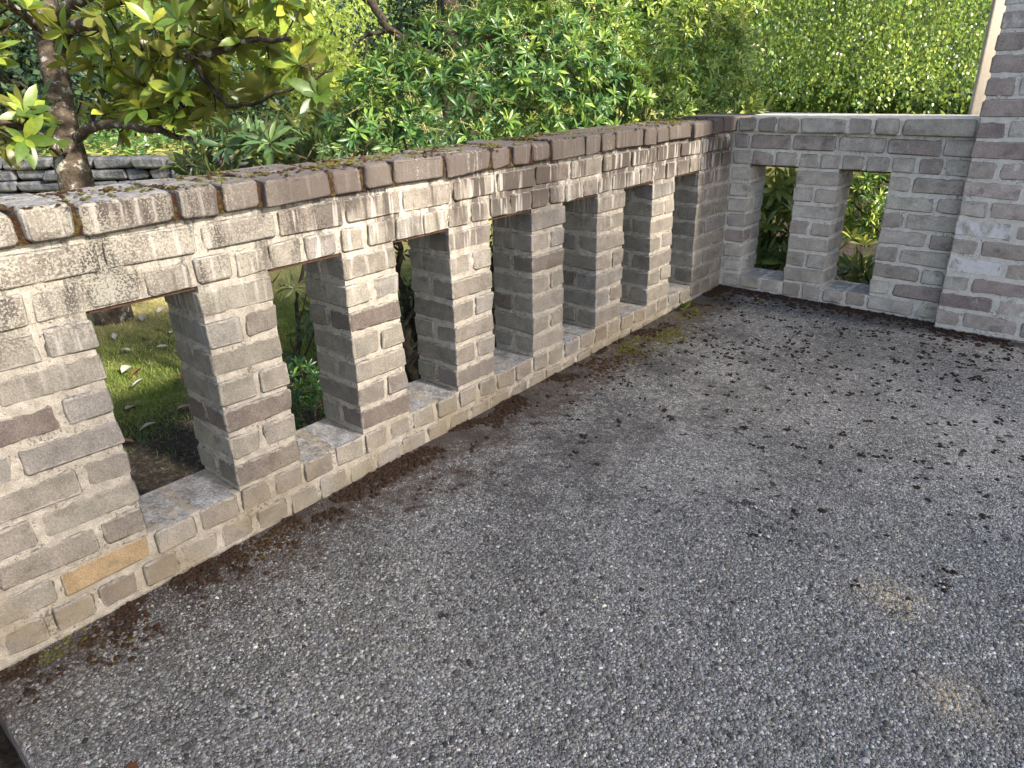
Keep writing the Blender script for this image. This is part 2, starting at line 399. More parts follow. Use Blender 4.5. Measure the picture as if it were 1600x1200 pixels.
def near_bed():
    V, F = [], []
    xs = np.linspace(-0.3, 4.0, 40); ys = np.linspace(-3.0, -0.5, 24)
    for y in ys:
        for x in xs: V.append((x, y, -0.13 + 0.03*fbm((x, y, 8), 5)))
    n = len(xs)
    F = [(j*n+i, j*n+i+1, (j+1)*n+i+1, (j+1)*n+i) for j in range(len(ys)-1) for i in range(n-1)]
    kind(ob('planting_bed', mk('planting_bed', V, F, M_SOIL, smooth=True)), 'structure')
near_bed()

# ------------------------------------------------------------------ brickwork
C = 0.079; J = 0.0125; H = C - J
LY = 2.9595

def brick_mesh(dx, dy, dz, b=0.0068, jit=0.0032):
    hx, hy, hz = dx/2, dy/2, dz/2; h = (hx, hy, hz)
    V, Nn, idx = [], [], {}
    for sx in (-1, 1):
        for sy in (-1, 1):
            for sz in (-1, 1):
                s = (sx, sy, sz); jo = [random.uniform(-jit, jit) for _ in range(3)]
                bb = b*random.uniform(0.7, 1.7)
                for k in range(3):
                    v = [s[i]*(h[i] - (bb if i != k else 0.0)) + jo[i]*(0.6 if i == k else 1) for i in range(3)]
                    idx[(sx, sy, sz, k)] = len(V); V.append(v)
                    nn = [0, 0, 0]; nn[k] = s[k]; Nn.append(nn)
    F = []
    def q(lst):
        p = [Vector(V[i]) for i in lst]; c = sum(p, Vector())/len(p)
        n = (p[1]-p[0]).cross(p[2]-p[0])
        F.append(lst if n.dot(c) > 0 else lst[::-1])
    for k in range(3):
        o1, o2 = [i for i in range(3) if i != k]
        for s in (-1, 1):
            l = []
            for (a, c2) in ((-1, -1), (1, -1), (1, 1), (-1, 1)):
                t = [0, 0, 0]; t[k] = s; t[o1] = a; t[o2] = c2; l.append(idx[(*t, k)])
            q(l)
    for k in range(3):                      # edges parallel to axis k
        o1, o2 = [i for i in range(3) if i != k]
        for a in (-1, 1):
            for c2 in (-1, 1):
                t0 = [0, 0, 0]; t0[o1] = a; t0[o2] = c2; t1 = list(t0); t0[k] = -1; t1[k] = 1
                q([idx[(*t0, o1)], idx[(*t0, o2)], idx[(*t1, o2)], idx[(*t1, o1)]])
    for sx in (-1, 1):
        for sy in (-1, 1):
            for sz in (-1, 1):
                q([idx[(sx, sy, sz, 0)], idx[(sx, sy, sz, 1)], idx[(sx, sy, sz, 2)]])
    me = bpy.data.meshes.new('brick'); me.from_pydata(V, [], F)
    me.polygons.foreach_set('use_smooth', np.ones(len(F), dtype=bool))
    me.normals_split_custom_set_from_vertices(Nn)
    me.materials.append(MB)
    return me

PAL = [((0.228, 0.200, 0.168), 6), ((0.212, 0.185, 0.156), 6), ((0.246, 0.217, 0.181), 5), ((0.190, 0.163, 0.139), 3),
       ((0.150, 0.122, 0.105), 1), ((0.215, 0.194, 0.173), 4)]
PALG = [((0.44, 0.375, 0.315), 6), ((0.41, 0.348, 0.292), 6), ((0.47, 0.405, 0.338), 4), ((0.36, 0.298, 0.25), 3),
        ((0.31, 0.245, 0.21), 1), ((0.48, 0.425, 0.365), 2)]
PALP = [((0.42, 0.340, 0.288), 5), ((0.345, 0.270, 0.232), 5), ((0.44, 0.367, 0.313), 4), ((0.26, 0.198, 0.172), 2), ((0.46, 0.40, 0.345), 3)]
def pick(pal):
    c = random.choices([p for p, _ in pal], [w for _, w in pal])[0]
    k = random.uniform(0.92, 1.08); return [min(1, v*k*w*random.uniform(0.985, 1.015)) for v, w in zip(c, (0.985, 1.01, 0.985))]

def brick(parent, x0, x1, y0, y1, z0, z1, pal=PAL, stain=1.0, eff=0.0, col=None, name='brick', rot=0.006, out=None):
    dx, dy, dz = x1-x0, y1-y0, z1-z0
    me = brick_mesh(dx, dy, dz, b=0.0085, jit=0.0038) if name == 'coping_brick' else brick_mesh(dx, dy, dz)
    o = ob(name, me, parent, ((x0+x1)/2 + random.uniform(-.0018, .0018), (y0+y1)/2 + random.uniform(-.0018, .0018), (z0+z1)/2 + random.uniform(-.001, .001)),
           (random.uniform(-rot, rot), random.uniform(-rot, rot), random.uniform(-rot, rot)))
    c = col or pick(pal)
    o.color = (c[0], c[1], c[2], eff)
    o['dims'] = [float(dx), float(dy), float(dz)]; o['stain'] = float(stain)
    return o

def grid_box(V, F, x0, x1, y0, y1, z0, z1, amp=0.003, step=0.013, faces='xXyYzZ'):
    """box with gridded faces pushed in and out a little, so that the mortar is uneven"""
    def face(o, u, v, n):
        o, u, v, n = map(np.array, (o, u, v, n))
        nu = max(1, int(np.linalg.norm(u)/step)); nv = max(1, int(np.linalg.norm(v)/step)); b = len(V)
        for j in range(nv+1):
            for i in range(nu+1):
                p = o + u*i/nu + v*j/nv
                d = 0.0 if i in (0, nu) or j in (0, nv) else amp*(0.1+1.6*noise.noise(Vector(p)*34) + 1.3*noise.noise(Vector(p)*90))
                V.append(tuple(p + n*d))
        w = nu+1
        for j in range(nv):
            for i in range(nu): F.append((b+j*w+i, b+j*w+i+1, b+(j+1)*w+i+1, b+(j+1)*w+i))
    dx, dy, dz = x1-x0, y1-y0, z1-z0
    if 'X' in faces: face((x1, y0, z0), (0, dy, 0), (0, 0, dz), (1, 0, 0))
    if 'x' in faces: face((x0, y1, z0), (0, -dy, 0), (0, 0, dz), (-1, 0, 0))
    if 'Y' in faces: face((x1, y1, z0), (-dx, 0, 0), (0, 0, dz), (0, 1, 0))
    if 'y' in faces: face((x0, y0, z0), (dx, 0, 0), (0, 0, dz), (0, -1, 0))
    if 'Z' in faces: face((x0, y0, z1), (dx, 0, 0), (0, dy, 0), (0, 0, 1))
    if 'z' in faces: face((x0, y1, z0), (dx, 0, 0), (0, -dy, 0), (0, 0, -1))

T = 0.205       # wall thickness
PY = [-0.122, 0.115, 0.313, 0.531, 0.728, 0.945, 1.143, 1.358, 1.554, 1.772, 1.974, 2.195, 2.398, 2.622]
Y0 = -1.30      # near end of the wall, outside the frame
R = 0.0060      # mortar recess

def left_wall():
    w = thing('garden_wall', 'long mossy brown brick wall with seven tall openings on the left', 'wall', loc=(0, 0, 0))
    hj = J/2
    pillars = [(PY[i], PY[i+1]) for i in range(1, 13, 2)]
    gaps = [(PY[i], PY[i+1]) for i in range(0, 14, 2)]
    def z(r): return r*C, r*C + H
    # course 0 (footing course), headers
    y = Y0; k = 0
    while y < LY-0.02:
        wd = random.uniform(0.098, 0.112); y1 = min(y+wd, LY)
        if LY - y1 < 0.05: y1 = LY
        if y1 > -0.65: brick(w, -T, 0.001, y+hj, y1-hj, *z(0), col=None, rot=0.012)
        y = y1
    # course 1: stretchers in the solid end, headers under pillars and openings (they form the sills)
    y = PY[0]; first = True
    while y > Y0+0.6:
        y0 = y-0.211
        brick(w, -0.098, 0.001, y0+hj, y-hj, *z(1), col=(0.32, 0.228, 0.125) if first else None); first = False; y = y0
    for a, b2 in [(PY[i], PY[i+1]) for i in range(13)] + [(PY[13], LY)]:
        n = max(2, round((b2-a)/0.104)); st = (b2-a)/n; sill = (a, b2) in gaps
        for i in range(n):
            brick(w, -T, 0.0025 if sill else 0.001, a+i*st+hj, a+(i+1)*st-hj, *z(1), rot=0.012 if sill else 0.006)
    # solid near end, courses 2-8
    for r in range(2, 9):
        y = PY[0]; i = 0
        while y > Y0+0.6:
            ln = 0.104 if (i == 0 and r % 2 == 0) else 0.211
            brick(w, -0.098 if i or r % 2 else -T, 0.0015, y-ln+hj, y-hj+ (J/2 if i == 0 else 0), *z(r)); y -= ln; i += 1
        if r % 2: brick(w, -T, -0.107, PY[0]-0.205, PY[0], *z(r))
    # pillars: two stretchers, then two headers
    tone = {(0, 4): (0.152, 0.126, 0.104), (0, 2): (0.172, 0.145, 0.12), (1, 6): (0.125, 0.102, 0.086), (1, 2): (0.145, 0.120, 0.102), (2, 2): (0.16, 0.138, 0.118)}
    for pi, (a, b2) in enumerate(pillars):
        m = (a+b2)/2
        for r in range(2, 9):
            if r % 2 == 0:
                brick(w, -0.098, 0.0015, a, b2, *z(r), col=tone.get((pi, r)))
                brick(w, -T, -0.107, a, b2, *z(r))
            else:
                mm = m + random.uniform(-0.006, 0.012)
                brick(w, -T, 0.0015, a, mm-hj, *z(r)); brick(w, -T, 0.0015, mm+hj, b2, *z(r))
    # corner pier
    a = PY[13]
    for r in range(2, 9):
        if r % 2 == 0:
            brick(w, -0.098, 0.0015, a, a+0.211-J, *z(r)); brick(w, -0.098, 0.0015, a+0.211, LY-hj, *z(r)); brick(w, -T, -0.107, a, a+0.2, *z(r))
        else:
            brick(w, -T, 0.0015, a, a+0.104-J, *z(r)); brick(w, -0.098, 0.0015, a+0.104, LY-hj, *z(r))
    # course 9 over the openings: headers; course 10: stretchers
    edges = [PY[0]-0.104*i for i in range(6, 0, -1)]
    for i in range(13):
        p, q = PY[i], PY[i+1]; edges += [p, (p+q)/2 + random.uniform(-.008, .008)]
    edges += [PY[13], PY[13]+0.112, PY[13]+0.224, LY]
    for p, q in zip(edges[:-1], edges[1:]):
        brick(w, -T, 0.002, p+hj, q-hj, *z(9))
    y = -0.70
    while y < LY-0.03:
        q = min(y+random.uniform(0.203, 0.216), LY)
        if LY-q < 0.08: q = LY
        brick(w, -0.098, 0.003, y+hj, q-hj, *z(10)); y = q
    # coping
    y = -0.62; i = 0; cz0, cz1 = 11*C, 11*C+0.071
    pat = [0.207, 0.104, 0.104, 0.104, 0.205, 0.106, 0.104, 0.207, 0.104, 0.104, 0.206]
    while y < LY-0.16:
        ln = pat[i % len(pat)]; i += 1
        f = 0.020 + random.uniform(-.004, .004)
        if ln > 0.15:
            brick(w, -0.092, f, y+0.0045, y+ln-0.0045, cz0, cz1 + random.uniform(-.004, .003), rot=0.015, name='coping_brick')
            brick(w, -T-0.02, -0.102, y+0.006+random.uniform(-.02, .02), y+ln-0.006, cz0, cz1 + random.uniform(-.004, .003), rot=0.015, name='coping_brick')
        else:
            brick(w, -T-0.018, f, y+0.005, y+ln-0.005, cz0, cz1 + random.uniform(-.004, .003), rot=0.015, name='coping_brick')
        y += ln
    brick(w, -T-0.018, 0.018, y+0.006, LY+0.21, cz0, cz1, name='coping_brick')
    # mortar
    V, F = [], []
    grid_box(V, F, -T+R, -R, Y0, LY, -0.42, 2*C-J-0.002, faces='XxyZ')
    grid_box(V, F, -T+R, -R, Y0, PY[0]-R, 2*C-J-0.001, 9*C+0.002, faces='XxYy')
    for a, b2 in pillars: grid_box(V, F, -T+R, -R, a+R, b2-R, 2*C-J-0.001, 9*C+0.002, faces='XxYy')
    grid_box(V, F, -T+R, -R, PY[13]+R, LY+T-0.004, 2*C-J-0.001, 9*C+0.002, faces='XxyY')
    grid_box(V, F, -T+R, -R, Y0, LY+T-0.004, 9*C+0.0025, 11*C+0.004, faces='XxyYz')
    mo = ob('mortar', mk('mortar', V, F, MM, smooth=True), w); mo['stain'] = 1.0
    # the near end out of frame: plain brick-coloured core above the footing
    V, F = [], []
    box(V, F, -T-0.01, 0.012, Y0, -0.625, 11*C, 11*C+0.07)
    box(V, F, -T+0.003, -0.003, Y0+0.002, -0.72, 0.0, 11*C-0.002)
    ob('wall_end', mk('wall_end', V, F, MM), w)['stain'] = 1.0
    # moss packed into the coping joints
    V, F = [], []
    grid_box(V, F, -T-0.006, 0.006, Y0+0.01, LY, 11*C+0.003, 11*C+0.060, amp=0.005, step=0.016, faces='XxZ')
    o = ob('joint_moss', mk('joint_moss', V, F, M_RUSTMOSS, smooth=True), w)
    # steel angles carrying the course above the openings
    for a, b2 in gaps:
        V, F = [], []
        box(V, F, -0.098, -0.007, a+0.001, b2-0.001, 9*C-0.0045, 9*C-0.0005)
        ob('lintel', mk('lintel', V, F, M_RUST), w)
    return w
LWALL = left_wall()

def far_wall():
    w = thing('garden_wall', 'short grey brown brick wall with two openings beside the tall brick pier', 'wall')
    hj = J/2; XE = 1.062; YB = LY+T
    PX = [0.105, 0.336, 0.537, 0.750]
    S = 0.22
    def z(r): return r*C, r*C+H
    def bk(x0, x1, r, d0=0.0, d1=T, **kw):
        kw.setdefault('pal', PALG); kw.setdefault('stain', S)
        return brick(w, x0, x1, LY-0.0015+d0, LY+d1, *z(r), **kw)
    for r, n0 in ((0, 0), (1, 1)):
        x = 0.0; lims = [0.0, PX[0], (PX[0]+PX[1])/2, PX[1], (PX[1]+PX[2])/2, PX[2], (PX[2]+PX[3])/2, PX[3]]
        for p, q in zip(lims[:-1], lims[1:]): bk(p+hj, q-hj, r, rot=0.015, stain=0.5)
        if r: bk(PX[3]+hj, PX[3]+0.211-hj, r, 0, 0.098); bk(PX[3]+0.211+hj, XE, r, 0, 0.098)
        else: bk(PX[3]+hj, PX[3]+0.104-hj, r, 0, 0.098); bk(PX[3]+0.104+hj, XE, r, 0, 0.098)
    for r in range(2, 9):
        even = r % 2 == 0
        # corner pier
        if even: bk(0.002, PX[0], r, 0, 0.098); bk(0.002, PX[0], r, 0.107, T)
        else: bk(0.002, PX[0], r)
        # free-standing pillar
        if even: bk(PX[1], PX[2], r, 0, 0.098); bk(PX[1], PX[2], r, 0.107, T)
        else:
            m = (PX[1]+PX[2])/2; bk(PX[1], m-hj, r); bk(m+hj, PX[2], r)
        # right-hand panel
        if even: bk(PX[3], PX[3]+0.104-J, r); bk(PX[3]+0.104, XE-hj, r, 0, 0.098)
        else: bk(PX[3], PX[3]+0.211-J, r, 0, 0.098); bk(PX[3]+0.211, XE-hj, r, 0, 0.098); bk(PX[3], PX[3]+0.204, r, 0.107, T)
    ed = [0.0, PX[0]] ; ed += [0.22, PX[1], 0.437, PX[2], 0.643, PX[3], 0.852, 0.957, XE]
    for i, (p, q) in enumerate(zip(ed[:-1], ed[1:])): bk(p+hj, q-hj, 9, 0.0, T, eff=(0, 0, 0, 0, .42, .42, .40, 0.1, .25, .38)[i] if i < 10 else 0)
    ed = [0.0, 0.085, 0.296, 0.505, 0.72, 0.94, XE]
    for i, (p, q) in enumerate(zip(ed[:-1], ed[1:])): bk(p+hj, q-hj, 10, -0.002, 0.098, eff=(0, 0, 0.1, 0.25, 0.42, 0.3)[i])
    ed = [0.022, 0.118, 0.222, 0.33, 0.545, 0.655, 0.765, XE-0.004]
    for i, (p, q) in enumerate(zip(ed[:-1], ed[1:])):
        brick(w, p+0.005, q-0.005, LY-0.020+random.uniform(-.003, .003), YB+0.018, 11*C, 11*C+0.071+random.uniform(-.003, .003), pal=PALG, stain=0.30 if i < 3 else 0.12, eff=(0, 0, 0, 0, 0, .12, .3)[i], rot=0.012, name='coping_brick')
    V, F = [], []
    grid_box(V, F, -0.03, XE, LY+R, YB-R, -0.42, 2*C-J-0.002, faces='yYZ')
    grid_box(V, F, -0.1, PX[0]-R, LY+R, YB-R, 2*C-J-0.001, 9*C+0.002, faces='yYX')
    grid_box(V, F, PX[1]+R, PX[2]-R, LY+R, YB-R, 2*C-J-0.001, 9*C+0.002, faces='yYXx')
    grid_box(V, F, PX[3]+R, XE, LY+R, YB-R, 2*C-J-0.001, 9*C+0.002, faces='yYx')
    grid_box(V, F, -0.03, XE, LY+R, YB-R, 9*C+0.0035, 11*C+0.05, faces='yYz')
    grid_box(V, F, 0.02, XE, LY-0.012, YB+0.012, 11*C+0.003, 11*C+0.062, faces='yYZ')
    mo = ob('mortar', mk('mortar', V, F, MM, smooth=True), w); mo['stain'] = S
    V, F = [], []
    grid_box(V, F, 0.10, XE-0.006, LY-0.013, YB+0.016, 11*C+0.062, 11*C+0.0765, amp=0.0015, faces='xXyYZ')
    ob('mortar_cap', mk('mortar_cap', V, F, M_STUC, smooth=True), w)
    for a, b2 in ((PX[0], PX[1]), (PX[2], PX[3])):
        V, F = [], []
        box(V, F, a+0.001, b2-0.001, LY+0.006, LY+0.098, 9*C-0.0045, 9*C-0.0005)
        ob('lintel', mk('lintel', V, F, M_RUST), w)
    return w
FWALL = far_wall()

def pier():
    w = thing('brick_pier', 'tall brick pier with whitewashed bricks at the right edge', 'pier')
    x0, x1 = 1.058, 1.690; ya, yb = LY-0.055, LY+0.150; hj = J/2
    off = 0.004
    rows = 30
    for r in range(0, rows):
        zz = r*C+off, r*C+off+H
        L1, L2 = 0.211, 0.104
        if r % 2: cuts = [x0, x0+0.104, x0+0.315, x0+0.526, x1]
        else: cuts = [x0, x0+0.211, x0+0.422, x1]
        for i, (p, q) in enumerate(zip(cuts[:-1], cuts[1:])):
            a = p + (0 if i == 0 else hj); b = q - (0 if q == x1 else hj)
            eff = 0.0; col = None
            if (r, i) in ((6, 0), (4, 0)): eff = 0.62
            elif (r, i) in ((9, 0), (9, 1), (11, 1), (12, 0)): eff = 0.40
            elif random.random() < 0.25: eff = random.uniform(0.22, 0.42)
            brick(w, a, b, ya, ya+0.099, *zz, pal=PALP, stain=0.03, eff=eff, col=col)
            if r < 24: brick(w, a, b, yb-0.099, yb, *zz, pal=PALP, stain=0.03)
    V, F = [], []
    grid_box(V, F, x0+R, x1-R, ya+R, yb-R, -0.42, rows*C+0.01, step=0.014, amp=0.003, faces='xXyYZ')
    ob('mortar', mk('mortar', V, F, MM, smooth=True), w)['stain'] = 0.03
    return w
PIER = pier()

def stucco_post():
    # cream rendered return wall running back behind the pier; the face towards the sun shows
    y0 = LY+T+0.045
    A = ray(1519, 176); t = (y0 - CAM[1])/A[1]; xl = CAM[0]+A[0]*t
    t = thing('rendered_fin', 'smooth cream rendered wall end rising behind the brick pier', 'wall end')
    V, F = [], []; b = 0.004
    prof = [(xl-.012, y0), (xl-b, y0), (xl, y0+b), (xl, y0+1.1), (xl-.016, y0+1.1), (xl-.016, y0+b)]
    n = len(prof)
    for zz in (-0.30, 2.3):
        for p in prof: V.append((p[0], p[1], zz))
    for i in range(n): F.append((i, (i+1) % n, n+(i+1) % n, n+i))
    F.append(tuple(range(n, 2*n))); F.append(tuple(reversed(range(n))))
    ob('render_face', mk('render_face', V, F, M_FIN), t)
    V, F = [], []
    box(V, F, xl-.026, xl+.010, y0-.010, y0+1.11, 2.3, 2.35)
    ob('wall_cap', mk('wall_cap', V, F, M_FIN), t)
stucco_post()
# ------------------------------------------------------------------ foliage tools
def leaf_template(L=1.0, W=0.3, n=4, fold=0.25, droop=0.15, peak=0.5):
    """blade along +y, normal +z; midrib line plus two sides"""
    V = [(0, 0, 0)]; F = []
    rows = []
    for i in range(1, n):
        t = i/n
        w = W/2*math.sin(math.pi*t**(math.log(0.5)/math.log(peak)))**0.8
        zc = -droop*L*t*t
        rows.append(len(V)); V += [(-w, t*L, zc+fold*w), (0, t*L, zc), (w, t*L, zc+fold*w)]
    tip = len(V); V.append((0, L, -droop*L))
    r = rows[0]; F += [(0, r+1, r), (0, r+2, r+1)]
    for a, b in zip(rows[:-1], rows[1:]):
        F += [(a, a+1, b+1), (a, b+1, b), (a+1, a+2, b+2), (a+1, b+2, b+1)]
    r = rows[-1]; F += [(r, r+1, tip), (r+1, r+2, tip)]
    return np.array(V, float), np.array(F, int)

def unit(a): return a/np.maximum(np.linalg.norm(a, axis=-1, keepdims=True), 1e-9)

def frames(D, Nn):
    D = unit(D); S = unit(np.cross(D, Nn)); Nn = np.cross(S, D); return S, D, Nn

def scatter(tmpl, P, D, Nn, S, tone, tonevar=None):
    """copies of a blade: arrays of base point, direction, normal and size -> one vertex/face soup with a tone attribute"""
    V0, F0 = tmpl; n = len(P); k = len(V0)
    s, d, nn = frames(D, Nn); S = np.asarray(S).reshape(-1, 1, 1)
    V = P[:, None, :] + S*(V0[None, :, 0:1]*s[:, None, :] + V0[None, :, 1:2]*d[:, None, :] + V0[None, :, 2:3]*nn[:, None, :])
    F = F0[None]+ (np.arange(n)*k)[:, None, None]
    return V.reshape(-1, 3), F.reshape(-1, F0.shape[1]), np.repeat(tone, k)

def rosette(P, A, k, spread, rngl=rng, jitter=0.25):
    """k blade directions round an axis A at each point P; returns base points, directions, normals, index"""
    n = len(P); A = unit(A)
    ref = np.where(np.abs(A[:, 2:3]) < 0.9, np.array([[0, 0, 1.0]]), np.array([[1.0, 0, 0]]))
    U = unit(np.cross(A, ref)); Wv = np.cross(A, U)
    ph = (np.arange(k)[None]*2.39996 + rngl.uniform(0, 6.28, (n, 1)) + rngl.normal(0, .15, (n, k)))
    sp = spread*(0.55 + 0.6*np.linspace(0, 1, k)[None]) + rngl.normal(0, jitter*0.5, (n, k))
    rad = np.cos(ph)[..., None]*U[:, None] + np.sin(ph)[..., None]*Wv[:, None]
    D = np.cos(sp)[..., None]*A[:, None] + np.sin(sp)[..., None]*rad
    Nn = -np.sin(sp)[..., None]*rad + np.cos(sp)[..., None]*A[:, None]
    Nn = Nn + rngl.normal(0, .15, Nn.shape)
    return np.repeat(P, k, 0), D.reshape(-1, 3), Nn.reshape(-1, 3)

def tube(V, F, pts, rads, sides=6):
    pts = [Vector(p) for p in pts]; rings = []
    for i, p in enumerate(pts):
        t = (pts[min(i+1, len(pts)-1)]-pts[max(i-1, 0)]).normalized()
        u = t.orthogonal().normalized(); w = t.cross(u)
        if rings:
            u = (pu - t*pu.dot(t)); u = u.normalized() if u.length > 1e-6 else t.orthogonal().normalized(); w = t.cross(u)
        pu = u; rr = []
        for k in range(sides):
            a = 6.2832*k/sides; q = p+(u*math.cos(a)+w*math.sin(a))*rads[i]; rr.append(len(V)); V.append(tuple(q))
        rings.append(rr)
    for a, b in zip(rings[:-1], rings[1:]):
        for k in range(sides): F.append((a[k], a[(k+1) % sides], b[(k+1) % sides], b[k]))
    F.append(tuple(rings[-1])); F.append(tuple(reversed(rings[0])))

def smooth_path(pts, n=4, wob=0.0):
    pts = [np.array(p, float) for p in pts]; out = []
    for i in range(len(pts)-1):
        p0, p1, p2, p3 = pts[max(i-1, 0)], pts[i], pts[i+1], pts[min(i+2, len(pts)-1)]
        for k in range(n):
            t = k/n
            out.append(0.5*((2*p1)+(-p0+p2)*t+(2*p0-5*p1+4*p2-p3)*t*t+(-p0+3*p1-3*p2+p3)*t**3) + rng.normal(0, wob, 3))
    out.append(pts[-1]); return out

def twigs(skel, tips, r0=0.006, V=None, F=None, sag=0.1, sides=4, rmin=0.0015):
    """join every tip to the nearest point of the growing skeleton by a bent twig"""
    sk = [np.array(p) for p in skel]; tips = [np.array(t) for t in tips]
    arr = np.array(sk)
    order = sorted(range(len(tips)), key=lambda i: np.min(np.linalg.norm(arr-tips[i], axis=1)))
    D = [None]*len(tips)
    for i in order:
        t = tips[i]; dd = np.linalg.norm(arr-t, axis=1); j = int(np.argmin(dd + 0.15*np.maximum(0, arr[:, 2]-t[2]))); s = arr[j]; L = dd[j]
        m = (s+t)/2 + np.array([0, 0, -sag*L]) + rng.normal(0, 0.07*L, 3)
        path = smooth_path([s, m, t], 3)
        r = min(r0, rmin + 0.012*L)
        tube(V, F, path, list(np.linspace(r*1.3, rmin, len(path))), sides)
        arr = np.concatenate([arr, np.array(path[1:])]); D[i] = path[-1]-path[-2]
    return np.array(D)

def split_leaves(parent, tmpl_me, P, D, Nn, S, tones, n_obj, mat, name='leaf', near=None):
    """the n_obj blades nearest the lens become objects of their own sharing a few meshes, the rest one mesh"""
    dist = np.linalg.norm(P-CAM, axis=1)
    vis = np.argsort(dist if near is None else near)[:n_obj]
    s, d, nn = frames(D, Nn)
    mes = []
    for k in range(5):
        V0, F0 = tmpl_me[k % len(tmpl_me)]
        mes.append(mk(name, V0, F0, mat, {'tone': ('POINT', np.full(len(V0), (k+0.5)/5))}, smooth=True))
    for i in vis:
        o = bpy.data.objects.new(name, mes[min(4, max(0, int(tones[i]*5)))]); COL.objects.link(o); o.parent = parent
        m = Matrix.Identity(4)
        for r in range(3):
            m[r][0], m[r][1], m[r][2], m[r][3] = s[i][r]*S[i], d[i][r]*S[i], nn[i][r]*S[i], P[i][r]
        o.matrix_local = m
    rest = np.ones(len(P), bool); rest[vis] = False
    return rest

def foliage_mesh(name, parent, tmpls, P, D, Nn, S, tone, mat, smooth=True):
    if len(P) == 0: return bpy.data.objects.get('none') or {}
    Vs, Fs, Ts = [], [], []; b = 0
    idx = np.arange(len(P)) % len(tmpls)
    for k, t in enumerate(tmpls):
        q = idx == k
        if not q.any(): continue
        V, F, tt = scatter(t, P[q], D[q], Nn[q], S[q], tone[q]); Vs.append(V); Fs.append(F+b); Ts.append(tt); b += len(V)
    o = ob(name, mk(name, np.concatenate(Vs), np.concatenate(Fs), mat, {'tone': ('POINT', np.concatenate(Ts))}, smooth=smooth), parent)
    return o

# leaf materials
ML_MAG = mat_leaf('magnolia_leaf', [(0.0, (0.032, 0.070, 0.017)), (0.4, (0.087, 0.154, 0.028)), (0.7, (0.226, 0.296, 0.043)), (1.0, (0.470, 0.470, 0.070))], 0.36, 0.34, (0.50, 0.55, 0.05), back=(0.13, 0.135, 0.035), spec=0.4)
ML_RHO = mat_leaf('rhododendron_leaf', [(0.0, (0.030, 0.066, 0.022)), (0.5, (0.069, 0.131, 0.046)), (0.85, (0.151, 0.220, 0.062)), (1.0, (0.385, 0.385, 0.069))], 0.42, 0.25, (0.30, 0.36, 0.05), back=(0.10, 0.12, 0.05))
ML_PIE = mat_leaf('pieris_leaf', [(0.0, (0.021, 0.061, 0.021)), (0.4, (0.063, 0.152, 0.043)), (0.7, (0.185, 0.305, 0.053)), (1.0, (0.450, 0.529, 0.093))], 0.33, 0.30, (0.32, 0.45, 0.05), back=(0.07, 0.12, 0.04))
ML_BIR = mat_leaf('birch_leaf', [(0.0, (0.022, 0.062, 0.022)), (0.35, (0.080, 0.165, 0.045)), (0.65, (0.26, 0.40, 0.08)), (1.0, (0.62, 0.70, 0.18))], 0.28, 0.40, (0.50, 0.66, 0.10), spec=0.6)
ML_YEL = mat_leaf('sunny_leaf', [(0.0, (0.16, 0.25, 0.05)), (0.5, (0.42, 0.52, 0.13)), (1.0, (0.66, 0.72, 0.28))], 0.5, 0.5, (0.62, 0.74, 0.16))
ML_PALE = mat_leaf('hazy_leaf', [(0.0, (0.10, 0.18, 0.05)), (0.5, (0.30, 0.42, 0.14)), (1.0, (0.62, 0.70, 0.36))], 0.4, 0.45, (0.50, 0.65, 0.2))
ML_DRK = mat_leaf('evergreen_leaf', [(0.0, (0.010, 0.022, 0.012)), (0.5, (0.022, 0.048, 0.024)), (1.0, (0.060, 0.102, 0.036))], 0.5, 0.15, (0.10, 0.16, 0.03))
ML_GRS = mat_leaf('grass_blade', [(0.0, (0.075, 0.150, 0.025)), (0.45, (0.188, 0.263, 0.050)), (0.75, (0.375, 0.362, 0.125)), (1.0, (0.550, 0.475, 0.250))], 0.6, 0.3, (0.35, 0.38, 0.05))
ML_DRY = mat_leaf('dry_leaf', [(0.0, (0.10, 0.035, 0.012)), (0.5, (0.22, 0.11, 0.05)), (1.0, (0.50, 0.47, 0.42))], 0.7, 0.15, (0.30, 0.15, 0.04))

T_MAG = [leaf_template(1, 0.36, 5, 0.22, 0.10, 0.55), leaf_template(1, 0.40, 5, 0.30, 0.22, 0.5), leaf_template(1, 0.33, 5, 0.15, 0.30, 0.55)]
T_RHO = [leaf_template(1, 0.24, 4, 0.35, 0.12, 0.55), leaf_template(1, 0.21, 4, 0.5, 0.22, 0.5)]
T_PIE = [leaf_template(1, 0.25, 3, 0.35, 0.15, 0.6), leaf_template(1, 0.21, 3, 0.45, 0.28, 0.62), leaf_template(1, 0.28, 3, 0.55, 0.45, 0.58)]
T_BIR = [leaf_template(1, 0.78, 3, 0.2, 0.1, 0.38)]
T_CARD = [leaf_template(1, 0.62, 2, 0.3, 0.1, 0.5)]

